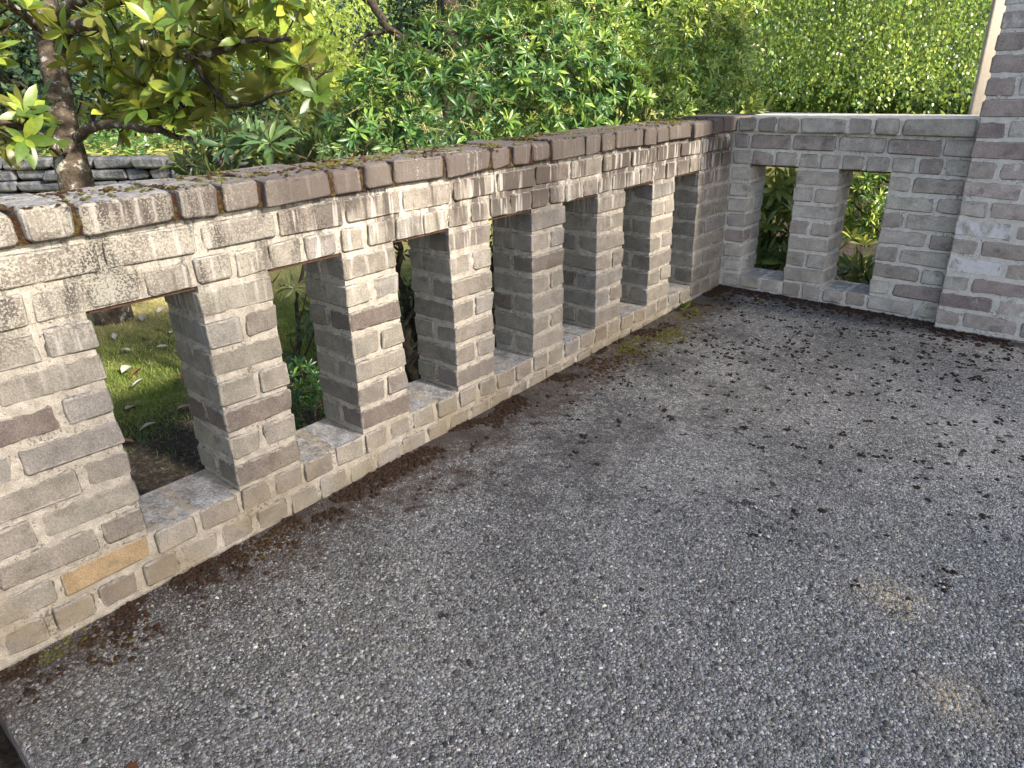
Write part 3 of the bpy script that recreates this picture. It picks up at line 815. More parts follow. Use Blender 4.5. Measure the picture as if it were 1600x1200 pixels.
# ------------------------------------------------------------------ magnolia
def magnolia():
    t = thing('magnolia_tree', 'magnolia tree with lichen spotted trunk and big glossy leaves', 'tree')
    d = 4.3
    base = at(128, 310, d); base[2] = LAWN_Z
    tr = [base - np.array([0, 0, .1]), at(124, 300, d), at(110, 240, d), at(100, 195, d), at(88, 130, d), at(78, 70, d), at(70, 0, d), at(66, -120, d+.1), at(75, -300, d+.2)]
    path = smooth_path(tr, 4, 0.004)
    rr = np.interp(np.linspace(0, 1, len(path)), [0, .12, .4, .7, 1], [.125, .096, .078, .068, .05])
    V, F = [], []; tube(V, F, path, list(rr), 14)
    V = [tuple(np.array(v) + 0.008*np.array([fbm(v, 9), fbm((v[1], v[2], v[0]), 9), 0])) for v in V]
    ob('trunk', mk('trunk', V, F, M_BARK, smooth=True), t)
    limbs = [
        ([at(84, 92, d), at(108, 46, d-.1), at(150, 38, d-.2), at(175, 37, d-.3), at(202, 51, d-.35), at(230, 73, d-.4), at(294, 88, d-.5), at(341, 81, d-.5), at(388, 64, d-.6), at(455, 62, d-.7)], .042, .012),
        ([at(112, 218, d), at(142, 199, d-.15), at(175, 194, d-.25), at(236, 202, d-.35), at(304, 216, d-.4), at(360, 205, d-.5)], .034, .010),
        ([at(104, 226, d), at(94, 236, d-.2), at(67, 219, d-.4), at(34, 202, d-.5), at(0, 189, d-.6), at(-70, 170, d-.6)], .036, .012),
        ([at(98, 180, d), at(60, 150, d+.1), at(20, 128, d+.1), at(-60, 120, d)], .016, .006),
        ([at(84, 40, d), at(150, -20, d-.3), at(260, -60, d-.6), at(380, -50, d-.8), at(480, -20, d-.9)], .04, .012),
        ([at(78, 60, d), at(20, 10, d-.4), at(-40, -30, d-.7)], .035, .012),
        ([at(142, 199, d-.15), at(170, 120, d), at(200, 90, d+.1), at(240, 60, d+.2)], .014, .006),
        ([at(300, 88, d-.5), at(340, 150, d-.6), at(380, 165, d-.6), at(450, 140, d-.7), at(520, 110, d-.75)], .016, .006),
    ]
    skel = []
    for pts, r0, r1 in limbs:
        p = smooth_path(pts, 4, 0.006); V, F = [], []
        tube(V, F, p, list(np.linspace(r0, r1, len(p))), 8)
        ob('limb', mk('limb', V, F, M_DBARK if r0 < .03 else M_BARK, smooth=True), t); skel += p[2:]
    regs = [(-40, 70, -60, 110, 16, 3.5, 4.2), (130, 420, -60, 45, 40, 3.4, 4.2), (380, 560, -60, 30, 14, 3.2, 3.7), (95, 260, 30, 110, 24, 3.8, 4.6), (220, 420, 50, 150, 28, 3.6, 4.3),
            (400, 545, 75, 150, 7, 3.4, 3.8), (-30, 75, 150, 245, 12, 3.6, 4.2), (110, 210, 140, 215, 9, 4.0, 4.5), (200, 350, 120, 205, 24, 3.7, 4.2), (-300, -30, -200, 240, 20, 3.4, 4.4), (0, 500, -260, -60, 30, 3.3, 4.4)]
    tips = []
    for x0, x1, y0, y1, n, d0, d1 in regs:
        for _ in range(n): tips.append(at(random.uniform(x0, x1), random.uniform(y0, y1), random.uniform(d0, d1)))
    V, F = [], []; D = twigs(skel, tips, 0.010, V, F, 0.05, 4, 0.003)
    kind(ob('twig', mk('twig', V, F, M_DBARK, smooth=True), t), 'stuff')
    P = np.array(tips); A = unit(D)*0.7 + np.array([0, 0, 0.45]) + rng.normal(0, .25, P.shape)
    k = 9; LP, LD, LN = rosette(P, A, k, 1.15)
    LD = LD + np.array([0, 0, -0.18]); S = rng.uniform(0.085, 0.165, len(LP))
    tone = np.clip(rng.beta(2, 2.5, len(LP)) + np.repeat(rng.normal(0, .14, len(P)), k), 0, .999)
    rel = (LP-CAM); dep = rel@FWD; ux = (rel@RGT)/dep; uy = (rel@UPV)/dep
    inside = (np.abs(ux) < 0.76) & (np.abs(uy) < 0.57)
    rest = split_leaves(t, T_MAG, LP, LD, LN, S, tone, 300, ML_MAG, near=np.where(inside, dep, 99))
    kind(foliage_mesh('foliage', t, T_MAG, LP[rest], LD[rest], LN[rest], S[rest], tone[rest], ML_MAG), 'stuff')
magnolia()

# ------------------------------------------------------------------ shrubs
def blob_points(blobs, n, inner=0.25):
    """points in the outer shell (mostly) of a union of ellipsoids, with outward directions"""
    P, A = [], []
    vol = np.array([b[1]**2 for b in blobs]); vol = vol/vol.sum()
    cs = np.array([b[0] for b in blobs]); rs = np.array([b[1] for b in blobs])
    while len(P) < n:
        i = rng.choice(len(blobs), p=vol); u = unit(rng.normal(0, 1, 3)); 
        if u[2] < -0.75: continue
        lump = 1.0 + 0.16*fbm(tuple(cs[i]+u*rs[i]), 3.2, 3)
        rr = rs[i]*lump*(1 - inner*rng.random()**2.2)
        p = cs[i] + u*rr
        dd = np.linalg.norm(cs-p, axis=1)/rs
        if (dd < 0.72).any(): continue
        P.append(p); A.append(u)
    return np.array(P), np.array(A)

def shrub(name, label, cat, blobs, n, tm, mat, k, size, spread, n_obj, foot, tonebias=None, stems=7, group=None, block=True, up=0.35, tone_ab=(2, 3), r_stem=0.014, droop=0.0):
    t = thing(name, label, cat, group)
    P, A = blob_points(blobs, n)
    if block:   # nothing grows through the walls
        ok = ~((P[:, 0] > -0.24) & (P[:, 2] < 1.0) & (P[:, 1] < LY+T+0.04)) & ~((P[:, 0] > -0.12) & (P[:, 1] < LY+T)) & ~((P[:, 1] < LY+T+0.06) & (P[:, 0] > -0.2))
        P, A = P[ok], A[ok]
    ok = P[:, 2] > LAWN_Z + 0.08
    P, A = P[ok], A[ok]
    foot = np.array(foot, float); V, F = [], []
    cs = [np.array(b[0]) for b in blobs]; skel = []
    for i in range(stems):
        c = cs[i % len(cs)] + rng.normal(0, .08, 3); f = foot[i % len(foot)] + np.append(rng.normal(0, .07, 2), 0)
        p = smooth_path([f, f*0.6+c*0.4+rng.normal(0, .06, 3), c], 5, 0.008)
        V, F = [], []; tube(V, F, p, list(np.linspace(r_stem, r_stem*0.35, len(p))), 6); skel += p[4:]
        ob('stem', mk('stem', V, F, M_DBARK, smooth=True), t)
    V, F = [], []
    sel = P if len(P) < 420 else P[rng.choice(len(P), 420, replace=False)]
    twigs(skel, list(sel), 0.006, V, F, 0.0, 3, 0.0016)
    kind(ob('twig', mk('twig', V, F, M_TWIG), t), 'stuff')
    AA = unit(A)*0.75 + np.array([0, 0, up]) + rng.normal(0, .22, A.shape)
    LP, LD, LN = rosette(P, AA, k, spread); LD = LD + np.array([0, 0, -droop])
    LP = LP + unit(LD)*rng.uniform(0, .15, (len(LP), 1))*size[0]
    S = rng.uniform(*size, len(LP))
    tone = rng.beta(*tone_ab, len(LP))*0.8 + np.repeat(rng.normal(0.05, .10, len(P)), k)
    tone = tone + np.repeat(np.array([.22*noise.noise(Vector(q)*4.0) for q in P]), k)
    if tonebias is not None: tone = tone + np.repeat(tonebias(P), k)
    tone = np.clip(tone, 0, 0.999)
    rel = (LP-CAM); dep = rel@FWD; ux = (rel@RGT)/dep; uy = (rel@UPV)/dep
    inside = (np.abs(ux) < 0.73) & (np.abs(uy) < 0.545)
    rest = np.ones(len(LP), bool)
    if n_obj: rest = split_leaves(t, tm, LP, LD, LN, S, tone, n_obj, mat, near=np.where(inside, dep, 99))
    kind(foliage_mesh('foliage', t, tm, LP[rest], LD[rest], LN[rest], S[rest], tone[rest], mat), 'stuff')
    return t, P, A

G = LAWN_Z+0.02
def pieris():
    B = [(at(565, 215, 2.75), .15), (at(625, 175, 2.9), .22), (at(715, 135, 3.1), .29), (at(800, 130, 3.1), .34), (at(860, 60, 3.5), .40), (at(960, 30, 3.75), .50), (at(1050, 70, 4.15), .40),
         (at(905, 150, 3.35), .34), (at(1040, 150, 4.0), .30), (at(950, -80, 3.9), .55), (at(700, 205, 2.95), .26), (at(860, 190, 3.3), .3), (at(1000, 190, 3.8), .3), (at(1100, 120, 4.3), .30), (at(1085, 20, 4.4), .38), (at(630, 240, 2.9), .22)]
    B = [(b[0] - np.array([max(0, b[0][0]+b[1]*0.9+0.12), 0, 0]), b[1]) for b in B]
    def tb(P): return 0.24*np.clip((P[:, 2]-1.15)/0.5, 0, 1) + 0.34*np.clip((P[:, 1]-1.9)/1.0, 0, 1)  # sunlight on the top and far side painted as lighter leaf tone
    foot = [(-1.0, 1.3, G), (-0.9, 1.8, G), (-1.1, 2.2, G), (-1.0, 2.7, G)]
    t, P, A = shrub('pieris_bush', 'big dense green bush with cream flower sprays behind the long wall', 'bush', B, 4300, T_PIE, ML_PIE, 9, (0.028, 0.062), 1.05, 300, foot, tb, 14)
    # hanging sprays of seed heads
    V, F = [], []
    c = np.where((A[:, 2] > -0.1))[0]; c = rng.choice(c, 230, replace=False)
    for i in c:
        p = P[i] + A[i]*0.03
        for q in range(3):
            dr = unit(A[i] + rng.normal(0, .5, 3) + np.array([0, 0, .2])); L = random.uniform(.05, .11)
            path = [p, p+dr*L*.5, p+dr*L+np.array([0, 0, -.02])]
            tube(V, F, path, [.0014, .0012, .0008], 3)
            for s in np.linspace(.25, 1, 6):
                b = p+dr*L*s+np.array([0, 0, -.02*s*s])+rng.normal(0, .004, 3); r = .0032
                n0 = len(V); V += [tuple(b+r*np.array(v)) for v in ((1, 0, 0), (-1, 0, 0), (0, 1, 0), (0, -1, 0), (0, 0, 1), (0, 0, -1))]
                F += [(n0+a, n0+b2, n0+c2) for a, b2, c2 in ((0, 2, 4), (2, 1, 4), (1, 3, 4), (3, 0, 4), (2, 0, 5), (1, 2, 5), (3, 1, 5), (0, 3, 5))]
    o = ob('flower_spray', mk('flower_spray', V, F, M_SPRAY), t); kind(o, 'stuff')
M_SPRAY = mat_simple('seed_spray', [(0.3, (0.20, 0.22, 0.06)), (0.7, (0.36, 0.32, 0.13))], 20, 0.8, 0.2, 0.003)
pieris()

def low_shrubs():
    # rhododendron between magnolia and pieris
    B = [(at(330, 255, 3.1), .12), (at(400, 245, 3.3), .15), (at(470, 232, 3.2), .15), (at(450, 255, 2.85), .14), (at(370, 262, 2.9), .15), (at(530, 222, 3.3), .14)]
    shrub('rhododendron', 'dull green rhododendron with narrow drooping leaves left of the big bush', 'shrub', B, 120, T_RHO, ML_RHO, 9, (0.07, 0.115), 1.25, 260, [(-1.7, .9, G), (-1.5, 1.1, G)], None, 6, droop=.1)
    # seen through the far openings
    A1 = at(1205, 330, 4.4); A2 = at(1215, 400, 4.3)
    B = [(at(1205, 290, 4.5), .24), (at(1215, 380, 4.45), .24), (at(1180, 340, 4.6), .25), (at(1215, 425, 4.35), .12)]
    shrub('rhododendron', 'yellow green rhododendron seen through the opening nearest the corner', 'shrub', B, 110, T_RHO, ML_RHO, 10, (0.10, 0.155), 1.15, 200, [(0.0, 3.8, G), (0.1, 3.9, G)], lambda P: np.full(len(P), 0.55), 5)
    B = [(at(1355, 300, 4.8), .26), (at(1380, 330, 5.0), .28), (at(1330, 280, 5.0), .25)]
    shrub('pieris_bush', 'small leaved dark bush seen through the opening nearest the pier', 'bush', B, 460, T_PIE, ML_PIE, 9, (0.045, 0.07), 1.05, 150, [(0.9, 4.3, G), (0.8, 4.5, G), (1.0, 4.4, G)], lambda P: np.full(len(P), 0.28), 10)
    B = [(at(1345, 430, 4.35), .12), (at(1325, 400, 4.6), .12), (at(1320, 440, 4.3), .1)]
    shrub('rhododendron', 'young rhododendron low in the opening nearest the pier', 'shrub', B, 16, T_RHO, ML_RHO, 11, (0.09, 0.13), 1.2, 120, [(0.75, 3.75, G)], lambda P: np.full(len(P), 0.5), 3, r_stem=.007)
    # low seedling whose yellow tips just clear the far wall
    B = [(at(1155, 172, 5.2), .10), (at(1175, 175, 5.2), .10)]
    shrub('rhododendron', 'yellow leaf tips peeping over the corner of the far wall', 'shrub', B, 10, T_RHO, ML_RHO, 8, (0.10, 0.15), 0.9, 60, [(-0.2, 4.6, G)], lambda P: np.full(len(P), 0.5), 3, r_stem=.009)
    # seen through the second opening of the long wall: a sprig and a dark bushlet on the lawn
    B = [(at(455, 480, 3.1), .12), (at(478, 430, 3.2), .12), (at(500, 470, 3.2), .12), (at(470, 530, 3.15), .08)]
    shrub('rhododendron', 'sparse sapling with spread leaves seen through the second opening', 'shrub', B, 13, T_RHO, ML_RHO, 8, (0.06, 0.10), 1.2, 120, [(at(470, 640, 3.0)[0], at(470, 640, 3.0)[1], G)], lambda P: np.full(len(P), -0.2), 4, r_stem=.007)
    B = [(at(465, 600, 2.75), .09), (at(490, 650, 2.65), .12), (at(450, 650, 2.7), .12), (at(520, 650, 2.8), .12)]
    shrub('box_shrub', 'low dark small leaved shrub outside the second opening', 'shrub', B, 170, T_PIE, ML_PIE, 8, (0.028, 0.045), 1.1, 100, [(at(480, 660, 2.7)[0], at(480, 660, 2.7)[1], G)], lambda P: np.full(len(P), -0.25), 5, r_stem=.006)
    # third and fourth openings: dark bush against bright grass
    B = [(at(640, 420, 3.6), .16), (at(655, 470, 3.7), .14), (at(632, 380, 3.6), .15), (at(770, 420, 3.9), .22), (at(775, 520, 3.8), .2)]
    shrub('evergreen_shrub', 'dark twiggy shrub silhouetted in the third opening', 'shrub', B, 120, T_PIE, ML_DRK, 8, (0.04, 0.065), 1.1, 80, [(at(655, 590, 3.6)[0], at(655, 590, 3.6)[1], G), (at(700, 590, 3.7)[0], at(700, 590, 3.7)[1], G)], None, 7, r_stem=.03)
low_shrubs()

# ------------------------------------------------------------------ weeping birch beyond the far wall
def birch():
    t = thing('birch_tree', 'weeping birch curtain of hanging leafy strands beyond the far wall', 'tree')
    base = at(1600, 170, 7.6); base[2] = LAWN_Z
    tr = [base, at(1585, 90, 7.6), at(1560, -60, 7.6), at(1500, -260, 7.5), at(1450, -420, 7.4)]
    p = smooth_path(tr, 4, .01); V, F = [], []; tube(V, F, p, list(np.linspace(.16, .07, len(p))), 10)
    ob('trunk', mk('trunk', V, F, M_BARK, smooth=True), t)
    for q in range(7):
        a = p[-3-q]; e = at(1560-70*q-random.uniform(0, 40), -330+random.uniform(-60, 60), 6.6+random.uniform(-.5, 1.6))
        pp = smooth_path([a, (a+e)/2+np.array([0, 0, .35]), e], 5, .01); V, F = [], []
        tube(V, F, pp, list(np.linspace(.045, .012, len(pp))), 6); ob('limb', mk('limb', V, F, M_DBARK, smooth=True), t)
    P, D, Nn, tone = [], [], [], []; V, F = [], []
    BC = [1085+i*21+random.uniform(-9, 9) for i in range(24)]
    for s in range(400):
        px = random.choice(BC) + random.gauss(0, 11); dep = random.uniform(6.0, 8.6)
        top = at(px, random.uniform(-330, -120), dep); L = random.uniform(1.1, 3.4)
        if random.random() < .25: top = at(px, random.uniform(-100, 60), dep); L = random.uniform(.5, 1.2)
        top[0] += random.uniform(-.1, .1)
        dr = np.array([random.uniform(-.12, .12), random.uniform(-.12, .12), -1.0]); n = 6
        path = [top + dr*L*i/n + np.array([.05*math.sin(i*1.3+s), .05*math.cos(i*1.1+s), 0]) for i in range(n+1)]
        path = [q for q in path if q[2] > 0.75] or [path[0], path[0]-np.array([0, 0, .1])]
        if len(path) < 2: continue
        tube(V, F, path, list(np.linspace(.0035, .0012, len(path))), 3)
        bt = random.gauss(0, .11)
        m = int(L*62); clump = np.array([random.gauss(0, .05), random.gauss(0, .05), 0])
        for i in range(m):
            f = random.random()*(len(path)-1); a = int(f); q = path[a]+(path[a+1]-path[a])*(f-a) if a < len(path)-1 else path[-1]
            P.append(q+rng.normal(0, .045, 3)); D.append(rng.normal(0, .55, 3)+np.array([0, 0, -.7])); Nn.append(rng.normal(0, 1, 3)+np.array([.3, -.3, .4]))
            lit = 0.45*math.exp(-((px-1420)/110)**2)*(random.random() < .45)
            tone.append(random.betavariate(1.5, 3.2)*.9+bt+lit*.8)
    kind(ob('twig', mk('twig', V, F, M_TWIG), t), 'stuff')
    P, D, Nn = map(np.array, (P, D, Nn)); S = rng.uniform(.024, .046, len(P))
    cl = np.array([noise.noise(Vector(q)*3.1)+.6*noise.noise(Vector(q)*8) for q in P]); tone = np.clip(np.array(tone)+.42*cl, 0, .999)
    rel = P-CAM; dep = rel@FWD; ux = 800+FPX*(rel@RGT)/dep; uy = 600-FPX*(rel@UPV)/dep
    inside = (ux > 1160) & (ux < 1530) & (uy > 0) & (uy < 176)
    rest = split_leaves(t, T_BIR, P, D, Nn, S, tone, 300, ML_BIR, near=np.where(inside, dep, 99))
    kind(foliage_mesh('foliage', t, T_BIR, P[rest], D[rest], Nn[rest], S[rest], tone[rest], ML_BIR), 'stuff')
birch()

# ------------------------------------------------------------------ retaining wall of dark stone
def stone_wall():
    w = thing('stone_wall', 'low dry stone retaining wall of dark grey stones behind the magnolia', 'wall')
    a, b = at(-170, 242, 8.2), at(470, 246, 7.7); zt = (a[2]+b[2])/2
    L = np.linalg.norm((b-a)[:2]); ux = unit(np.append((b-a)[:2], 0)); nrm = np.array([ux[1], -ux[0], 0]) 
    if nrm@(CAM-a) < 0: nrm = -nrm
    z = LAWN_Z-0.02; row = 0; hs = []
    while z < zt-0.05:
        h = random.uniform(.12, .19)
        if zt-(z+h) < .08: h = zt-z
        hs.append((z, z+h)); z += h
    for z0, z1 in hs:
        s = random.uniform(-.3, 0)
        while s < L:
            ln = random.uniform(.22, .62)
            me = brick_mesh(ln-.012, random.uniform(.26, .32), z1-z0-.010, b=.026, jit=.016)
            me.materials.clear(); me.materials.append(M_STONE); me.name = 'stone'
            c = a + ux*(s+ln/2); c = np.array([c[0], c[1], (z0+z1)/2]) + nrm*random.uniform(-.03, .03)
            o = ob('stone', me, w, c, (random.uniform(-.03, .03), random.uniform(-.03, .03), math.atan2(ux[1], ux[0])+random.uniform(-.05, .05)))
            s += ln
    # raised terrace behind it
    V, F = [], []; nx, ny = 40, 14
    for j in range(ny):
        for i in range(nx):
            p = a - ux*3 + ux*(L+9)*i/(nx-1) - nrm*(0.05 + 14*(j/(ny-1))**1.5)
            V.append((p[0], p[1], zt-0.04 + 0.12*j/ny + .05*fbm(tuple(p), 1.2)))
    F = [(j*nx+i, j*nx+i+1, (j+1)*nx+i+1, (j+1)*nx+i) for j in range(ny-1) for i in range(nx-1)]
    o = ob('terrace', mk('terrace', V, F, M_LAWN, smooth=True)); kind(o, 'structure')
    # ivy-like ground cover on the terrace edge
    n = 9000; s = rng.uniform(-2, L+5, n); q = rng.uniform(0, 1, n)**1.6*3.0
    P = a[None]+ux[None]*s[:, None]-nrm[None]*q[:, None]; P[:, 2] = zt - .02 + rng.uniform(0, .22, n)*(0.3+np.abs(np.sin(s*2.1+q)))
    D = rng.normal(0, 1, (n, 3)); D[:, 2] = np.abs(D[:, 2])*.5; Nn = rng.normal(0, .5, (n, 3)) + np.array([0, 0, 1])
    o = foliage_mesh('ground_cover', None, T_CARD, P, D, Nn, rng.uniform(.05, .10, n), rng.beta(2, 3, n), ML_PIE)
    kind(o, 'stuff'); tag(o, 'low leafy ground cover along the top of the stone wall', 'ground cover')
stone_wall()

# ------------------------------------------------------------------ trees farther off
def far_tree(name, label, centre, r, n, mat, size, trunk_r=.12, squash=0.9, tone_ab=(2, 2), group='trees beyond the garden', limbs=6, inner=.5):
    t = thing(name, label, 'tree', group)
    c = np.array(centre); base = np.array([c[0]+random.uniform(-.3, .3), c[1]+random.uniform(-.3, .3), LAWN_Z])
    blobs = [(c + np.append(rng.normal(0, r*.42, 2), rng.normal(0, r*.40*squash)), r*random.uniform(.34, .60)) for _ in range(14)]
    P, A = [], []
    V, F = [], []
    p = smooth_path([base, base*.5+c*.5+rng.normal(0, .1, 3), c+np.array([0, 0, r*.3])], 5, .02)
    tube(V, F, p, list(np.linspace(trunk_r, trunk_r*.3, len(p))), 9); ob('trunk', mk('trunk', V, F, M_DBARK, smooth=True), t)
    for bc, br in blobs[:limbs]:
        s = p[random.randint(4, len(p)-2)]; V, F = [], []
        pp = smooth_path([s, (s+bc)/2+np.array([0, 0, .15*r]), bc], 4, .02); tube(V, F, pp, list(np.linspace(trunk_r*.35, .012, len(pp))), 5)
        ob('limb', mk('limb', V, F, M_DBARK, smooth=True), t)
    for bc, br in blobs:
        m = n//len(blobs); u = unit(rng.normal(0, 1, (m, 3))); rr = br*(1-inner*rng.random((m, 1))**1.7)*(1+.15*rng.normal(0, 1, (m, 1)))
        P.append(bc+u*rr); A.append(u)
    P = np.concatenate(P); A = np.concatenate(A)
    ok = P[:, 2] > LAWN_Z+.05; P, A = P[ok], A[ok]
    D = A*.3+rng.normal(0, .7, A.shape)+np.array([0, 0, -.3]); Nn = A*.5+rng.normal(0, .6, A.shape)+np.array([0, 0, .5])
    tone = np.clip(rng.beta(*tone_ab, len(P)) + .12*A[:, 2], 0, .999)
    o = foliage_mesh('crown', t, T_CARD, P, D, Nn, rng.uniform(*size, len(P)), tone, mat, smooth=False)
    kind(o, 'stuff'); return t

def filter_tree(name, label, base, h, r):
    t = thing(name, label, 'tree', 'trees added right of the patio to filter the sun')
    V, F = [], []; p = smooth_path([base, base+np.array([.05, 0, h*.5]), base+np.array([0, 0, h*.93])], 4, .01)
    tube(V, F, p, list(np.linspace(.16, .03, len(p))), 8); ob('trunk', mk('trunk', V, F, M_DBARK, smooth=True), t)
    n = 2900; zz = rng.uniform(.005, 1, n)**.58
    prof = np.clip(np.minimum(1.0, (1-zz)/.16+.25), 0, 1)*(.9+.12*np.sin(zz*31)); a = rng.uniform(0, 6.283, n); rr = r*prof*np.sqrt(rng.uniform(.15, 1, n))
    P = base + np.stack([np.cos(a)*rr, np.sin(a)*rr, zz*h], 1); A = np.stack([np.cos(a), np.sin(a), np.full(n, .6)], 1)
    o = foliage_mesh('crown', t, T_CARD, P, A+rng.normal(0, .5, (n, 3)), A*.4+rng.normal(0, .7, (n, 3)), rng.uniform(.12, .20, n), rng.beta(2, 3, n), ML_DRK, smooth=False)
    kind(o, 'stuff')

def far_trees():
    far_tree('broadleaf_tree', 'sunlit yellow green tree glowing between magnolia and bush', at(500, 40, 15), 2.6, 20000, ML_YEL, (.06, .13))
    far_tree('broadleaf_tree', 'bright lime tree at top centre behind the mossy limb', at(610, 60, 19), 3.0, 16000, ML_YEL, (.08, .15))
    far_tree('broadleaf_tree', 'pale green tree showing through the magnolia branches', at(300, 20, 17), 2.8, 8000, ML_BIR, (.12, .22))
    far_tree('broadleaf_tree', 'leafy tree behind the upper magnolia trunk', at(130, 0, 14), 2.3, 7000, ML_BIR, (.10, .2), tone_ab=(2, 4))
    far_tree('evergreen_tree', 'dark evergreen behind the left magnolia limbs', at(20, 120, 11.5), 1.5, 7000, ML_DRK, (.08, .15))
    far_tree('evergreen_tree', 'shaded blue green evergreen above the stone wall', at(190, 150, 11), 1.25, 7000, ML_DRK, (.08, .14))
    far_tree('evergreen_tree', 'dark evergreen right of the stone wall behind the rhododendron', at(350, 150, 11.5), 1.2, 6000, ML_DRK, (.08, .14))
    far_tree('evergreen_tree', 'dim feathery conifer behind the top of the big bush', at(690, 10, 10), 1.15, 8000, ML_DRK, (.05, .10), tone_ab=(3, 2))
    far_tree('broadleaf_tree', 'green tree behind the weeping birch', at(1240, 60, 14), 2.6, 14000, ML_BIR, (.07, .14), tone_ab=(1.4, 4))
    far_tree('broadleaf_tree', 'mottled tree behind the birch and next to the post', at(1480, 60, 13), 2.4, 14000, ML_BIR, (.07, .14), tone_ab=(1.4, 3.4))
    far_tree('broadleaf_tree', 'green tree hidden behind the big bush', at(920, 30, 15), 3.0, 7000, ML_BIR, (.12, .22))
    far_tree('evergreen_tree', 'dark evergreen added left of the frame to shade the pillars, beyond the wall end', np.array([-2.7, -2.0, 1.7]), 1.5, 5000, ML_DRK, (.10, .18))  # this tree and the next: out of view, added to darken the pillar sides
    far_tree('evergreen_tree', 'dark evergreen added left of the frame to shade the pillars, nearest the patio edge', np.array([-1.6, -3.4, 1.7]), 1.4, 5000, ML_DRK, (.10, .18))
    # unseen trees added right of the frame to filter the sun on the patio
    for i, (ty, lab) in enumerate(((0.2, 'nearest the house'), (1.75, 'second from the house'), (3.3, 'third from the house'), (4.85, 'farthest from the house'))):
        filter_tree('sun_filter_tree', 'added sun filtering tree right of the patio, ' + lab, np.array([10.0+.3*math.sin(i*2.1), ty, LAWN_Z]), 7.75+.25*math.sin(i*1.7), 0.95)
    # mossy leaning limbs of an old tree
    t = thing('old_tree', 'old bare limbed tree with mossy crooked branches at top centre', 'tree', 'trees beyond the garden')
    d = 7.5
    b = at(735, 120, d); b[2] = LAWN_Z
    tr = [b, at(730, 140, d), at(715, 60, d), at(680, -60, d), at(600, -160, d), at(520, -240, d)]
    def tb(nm, pts, r0, r1):
        V, F = [], []; p = smooth_path(pts, 5, .012); tube(V, F, p, list(np.linspace(r0, r1, len(p))), 8); ob(nm, mk(nm, V, F, M_DBARK, smooth=True), t)
    tb('trunk', tr, .13, .07)
    tb('limb', [at(520, -120, d), at(560, -30, d), at(592, 25, d), at(615, 52, d), at(640, 72, d), at(690, 88, d)], .055, .025)
    tb('limb', [at(604, 48, d), at(582, 52, d), at(562, 65, d), at(545, 85, d)], .022, .007)
    tb('limb', [at(582, 52, d), at(575, 70, d), at(570, 92, d)], .012, .006)
    tb('limb', [at(612, 50, d), at(640, 55, d), at(668, 50, d), at(700, 20, d)], .02, .008)
far_trees()

def wood():
    # closed belt of woodland that reads as one mass
    n = 90000; az = rng.uniform(math.radians(-25), math.radians(100), n)      # from +y towards -x
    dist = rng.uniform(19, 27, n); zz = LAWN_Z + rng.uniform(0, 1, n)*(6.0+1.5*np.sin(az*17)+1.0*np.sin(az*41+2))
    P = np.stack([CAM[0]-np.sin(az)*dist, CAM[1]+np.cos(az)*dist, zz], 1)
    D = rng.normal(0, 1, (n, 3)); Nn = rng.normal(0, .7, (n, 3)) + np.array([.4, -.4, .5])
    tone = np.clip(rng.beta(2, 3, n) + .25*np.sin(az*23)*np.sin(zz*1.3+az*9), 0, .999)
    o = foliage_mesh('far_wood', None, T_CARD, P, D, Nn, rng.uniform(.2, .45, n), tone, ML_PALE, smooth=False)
    kind(o, 'stuff'); tag(o, 'mixed green woodland closing the view behind the garden', 'woodland')
wood()

# ------------------------------------------------------------------ grass, litter
def grass():
    n = 95000
    x = rng.uniform(-6.5, -0.9, n); y = rng.uniform(-0.6, 4.8, n)
    x = np.concatenate([x, rng.uniform(-3.6, -1.0, 80000)]); y = np.concatenate([y, rng.uniform(-0.3, 2.2, 80000)]); n = len(x)
    m = rng.random(n) < np.clip((-x-1.25+0.35*np.sin(y*5.1)*np.sin(x*3+y))/0.7, 0.05, 1)
    x, y = x[m], y[m]; n = len(x)
    z = np.array([LAWN_Z - .01 + 0.03*fbm((a, b, 0), 0.9, 3) for a, b in zip(x, y)])
    P = np.stack([x, y, z], 1); D = rng.normal(0, .55, (n, 3)); D[:, 2] = 1; Nn = rng.normal(0, 1, (n, 3)); Nn[:, 2] = .2
    tn = np.array([fbm((a, b, 7), 1.6, 2) for a, b in zip(x, y)])
    tone = np.clip(rng.beta(2, 3, n)*.8 + .05 + .35*tn + .06 + .60*np.clip((-x-2.5)/0.8, 0, 1), 0, .999)  # blades turn paler farther out, sunlight painted into their tone
    V = np.array([(-.04, 0, 0), (.04, 0, 0), (0.016, .6, .05), (0, 1, .2)]); F = np.array([(0, 1, 2), (0, 2, 3)])
    o = foliage_mesh('grass', None, [(V, F)], P, D, Nn, rng.uniform(.018, .042, n), tone, ML_GRS, smooth=False)
    kind(o, 'stuff'); tag(o, 'patchy mown grass on the lawn outside the long wall', 'grass')
grass()

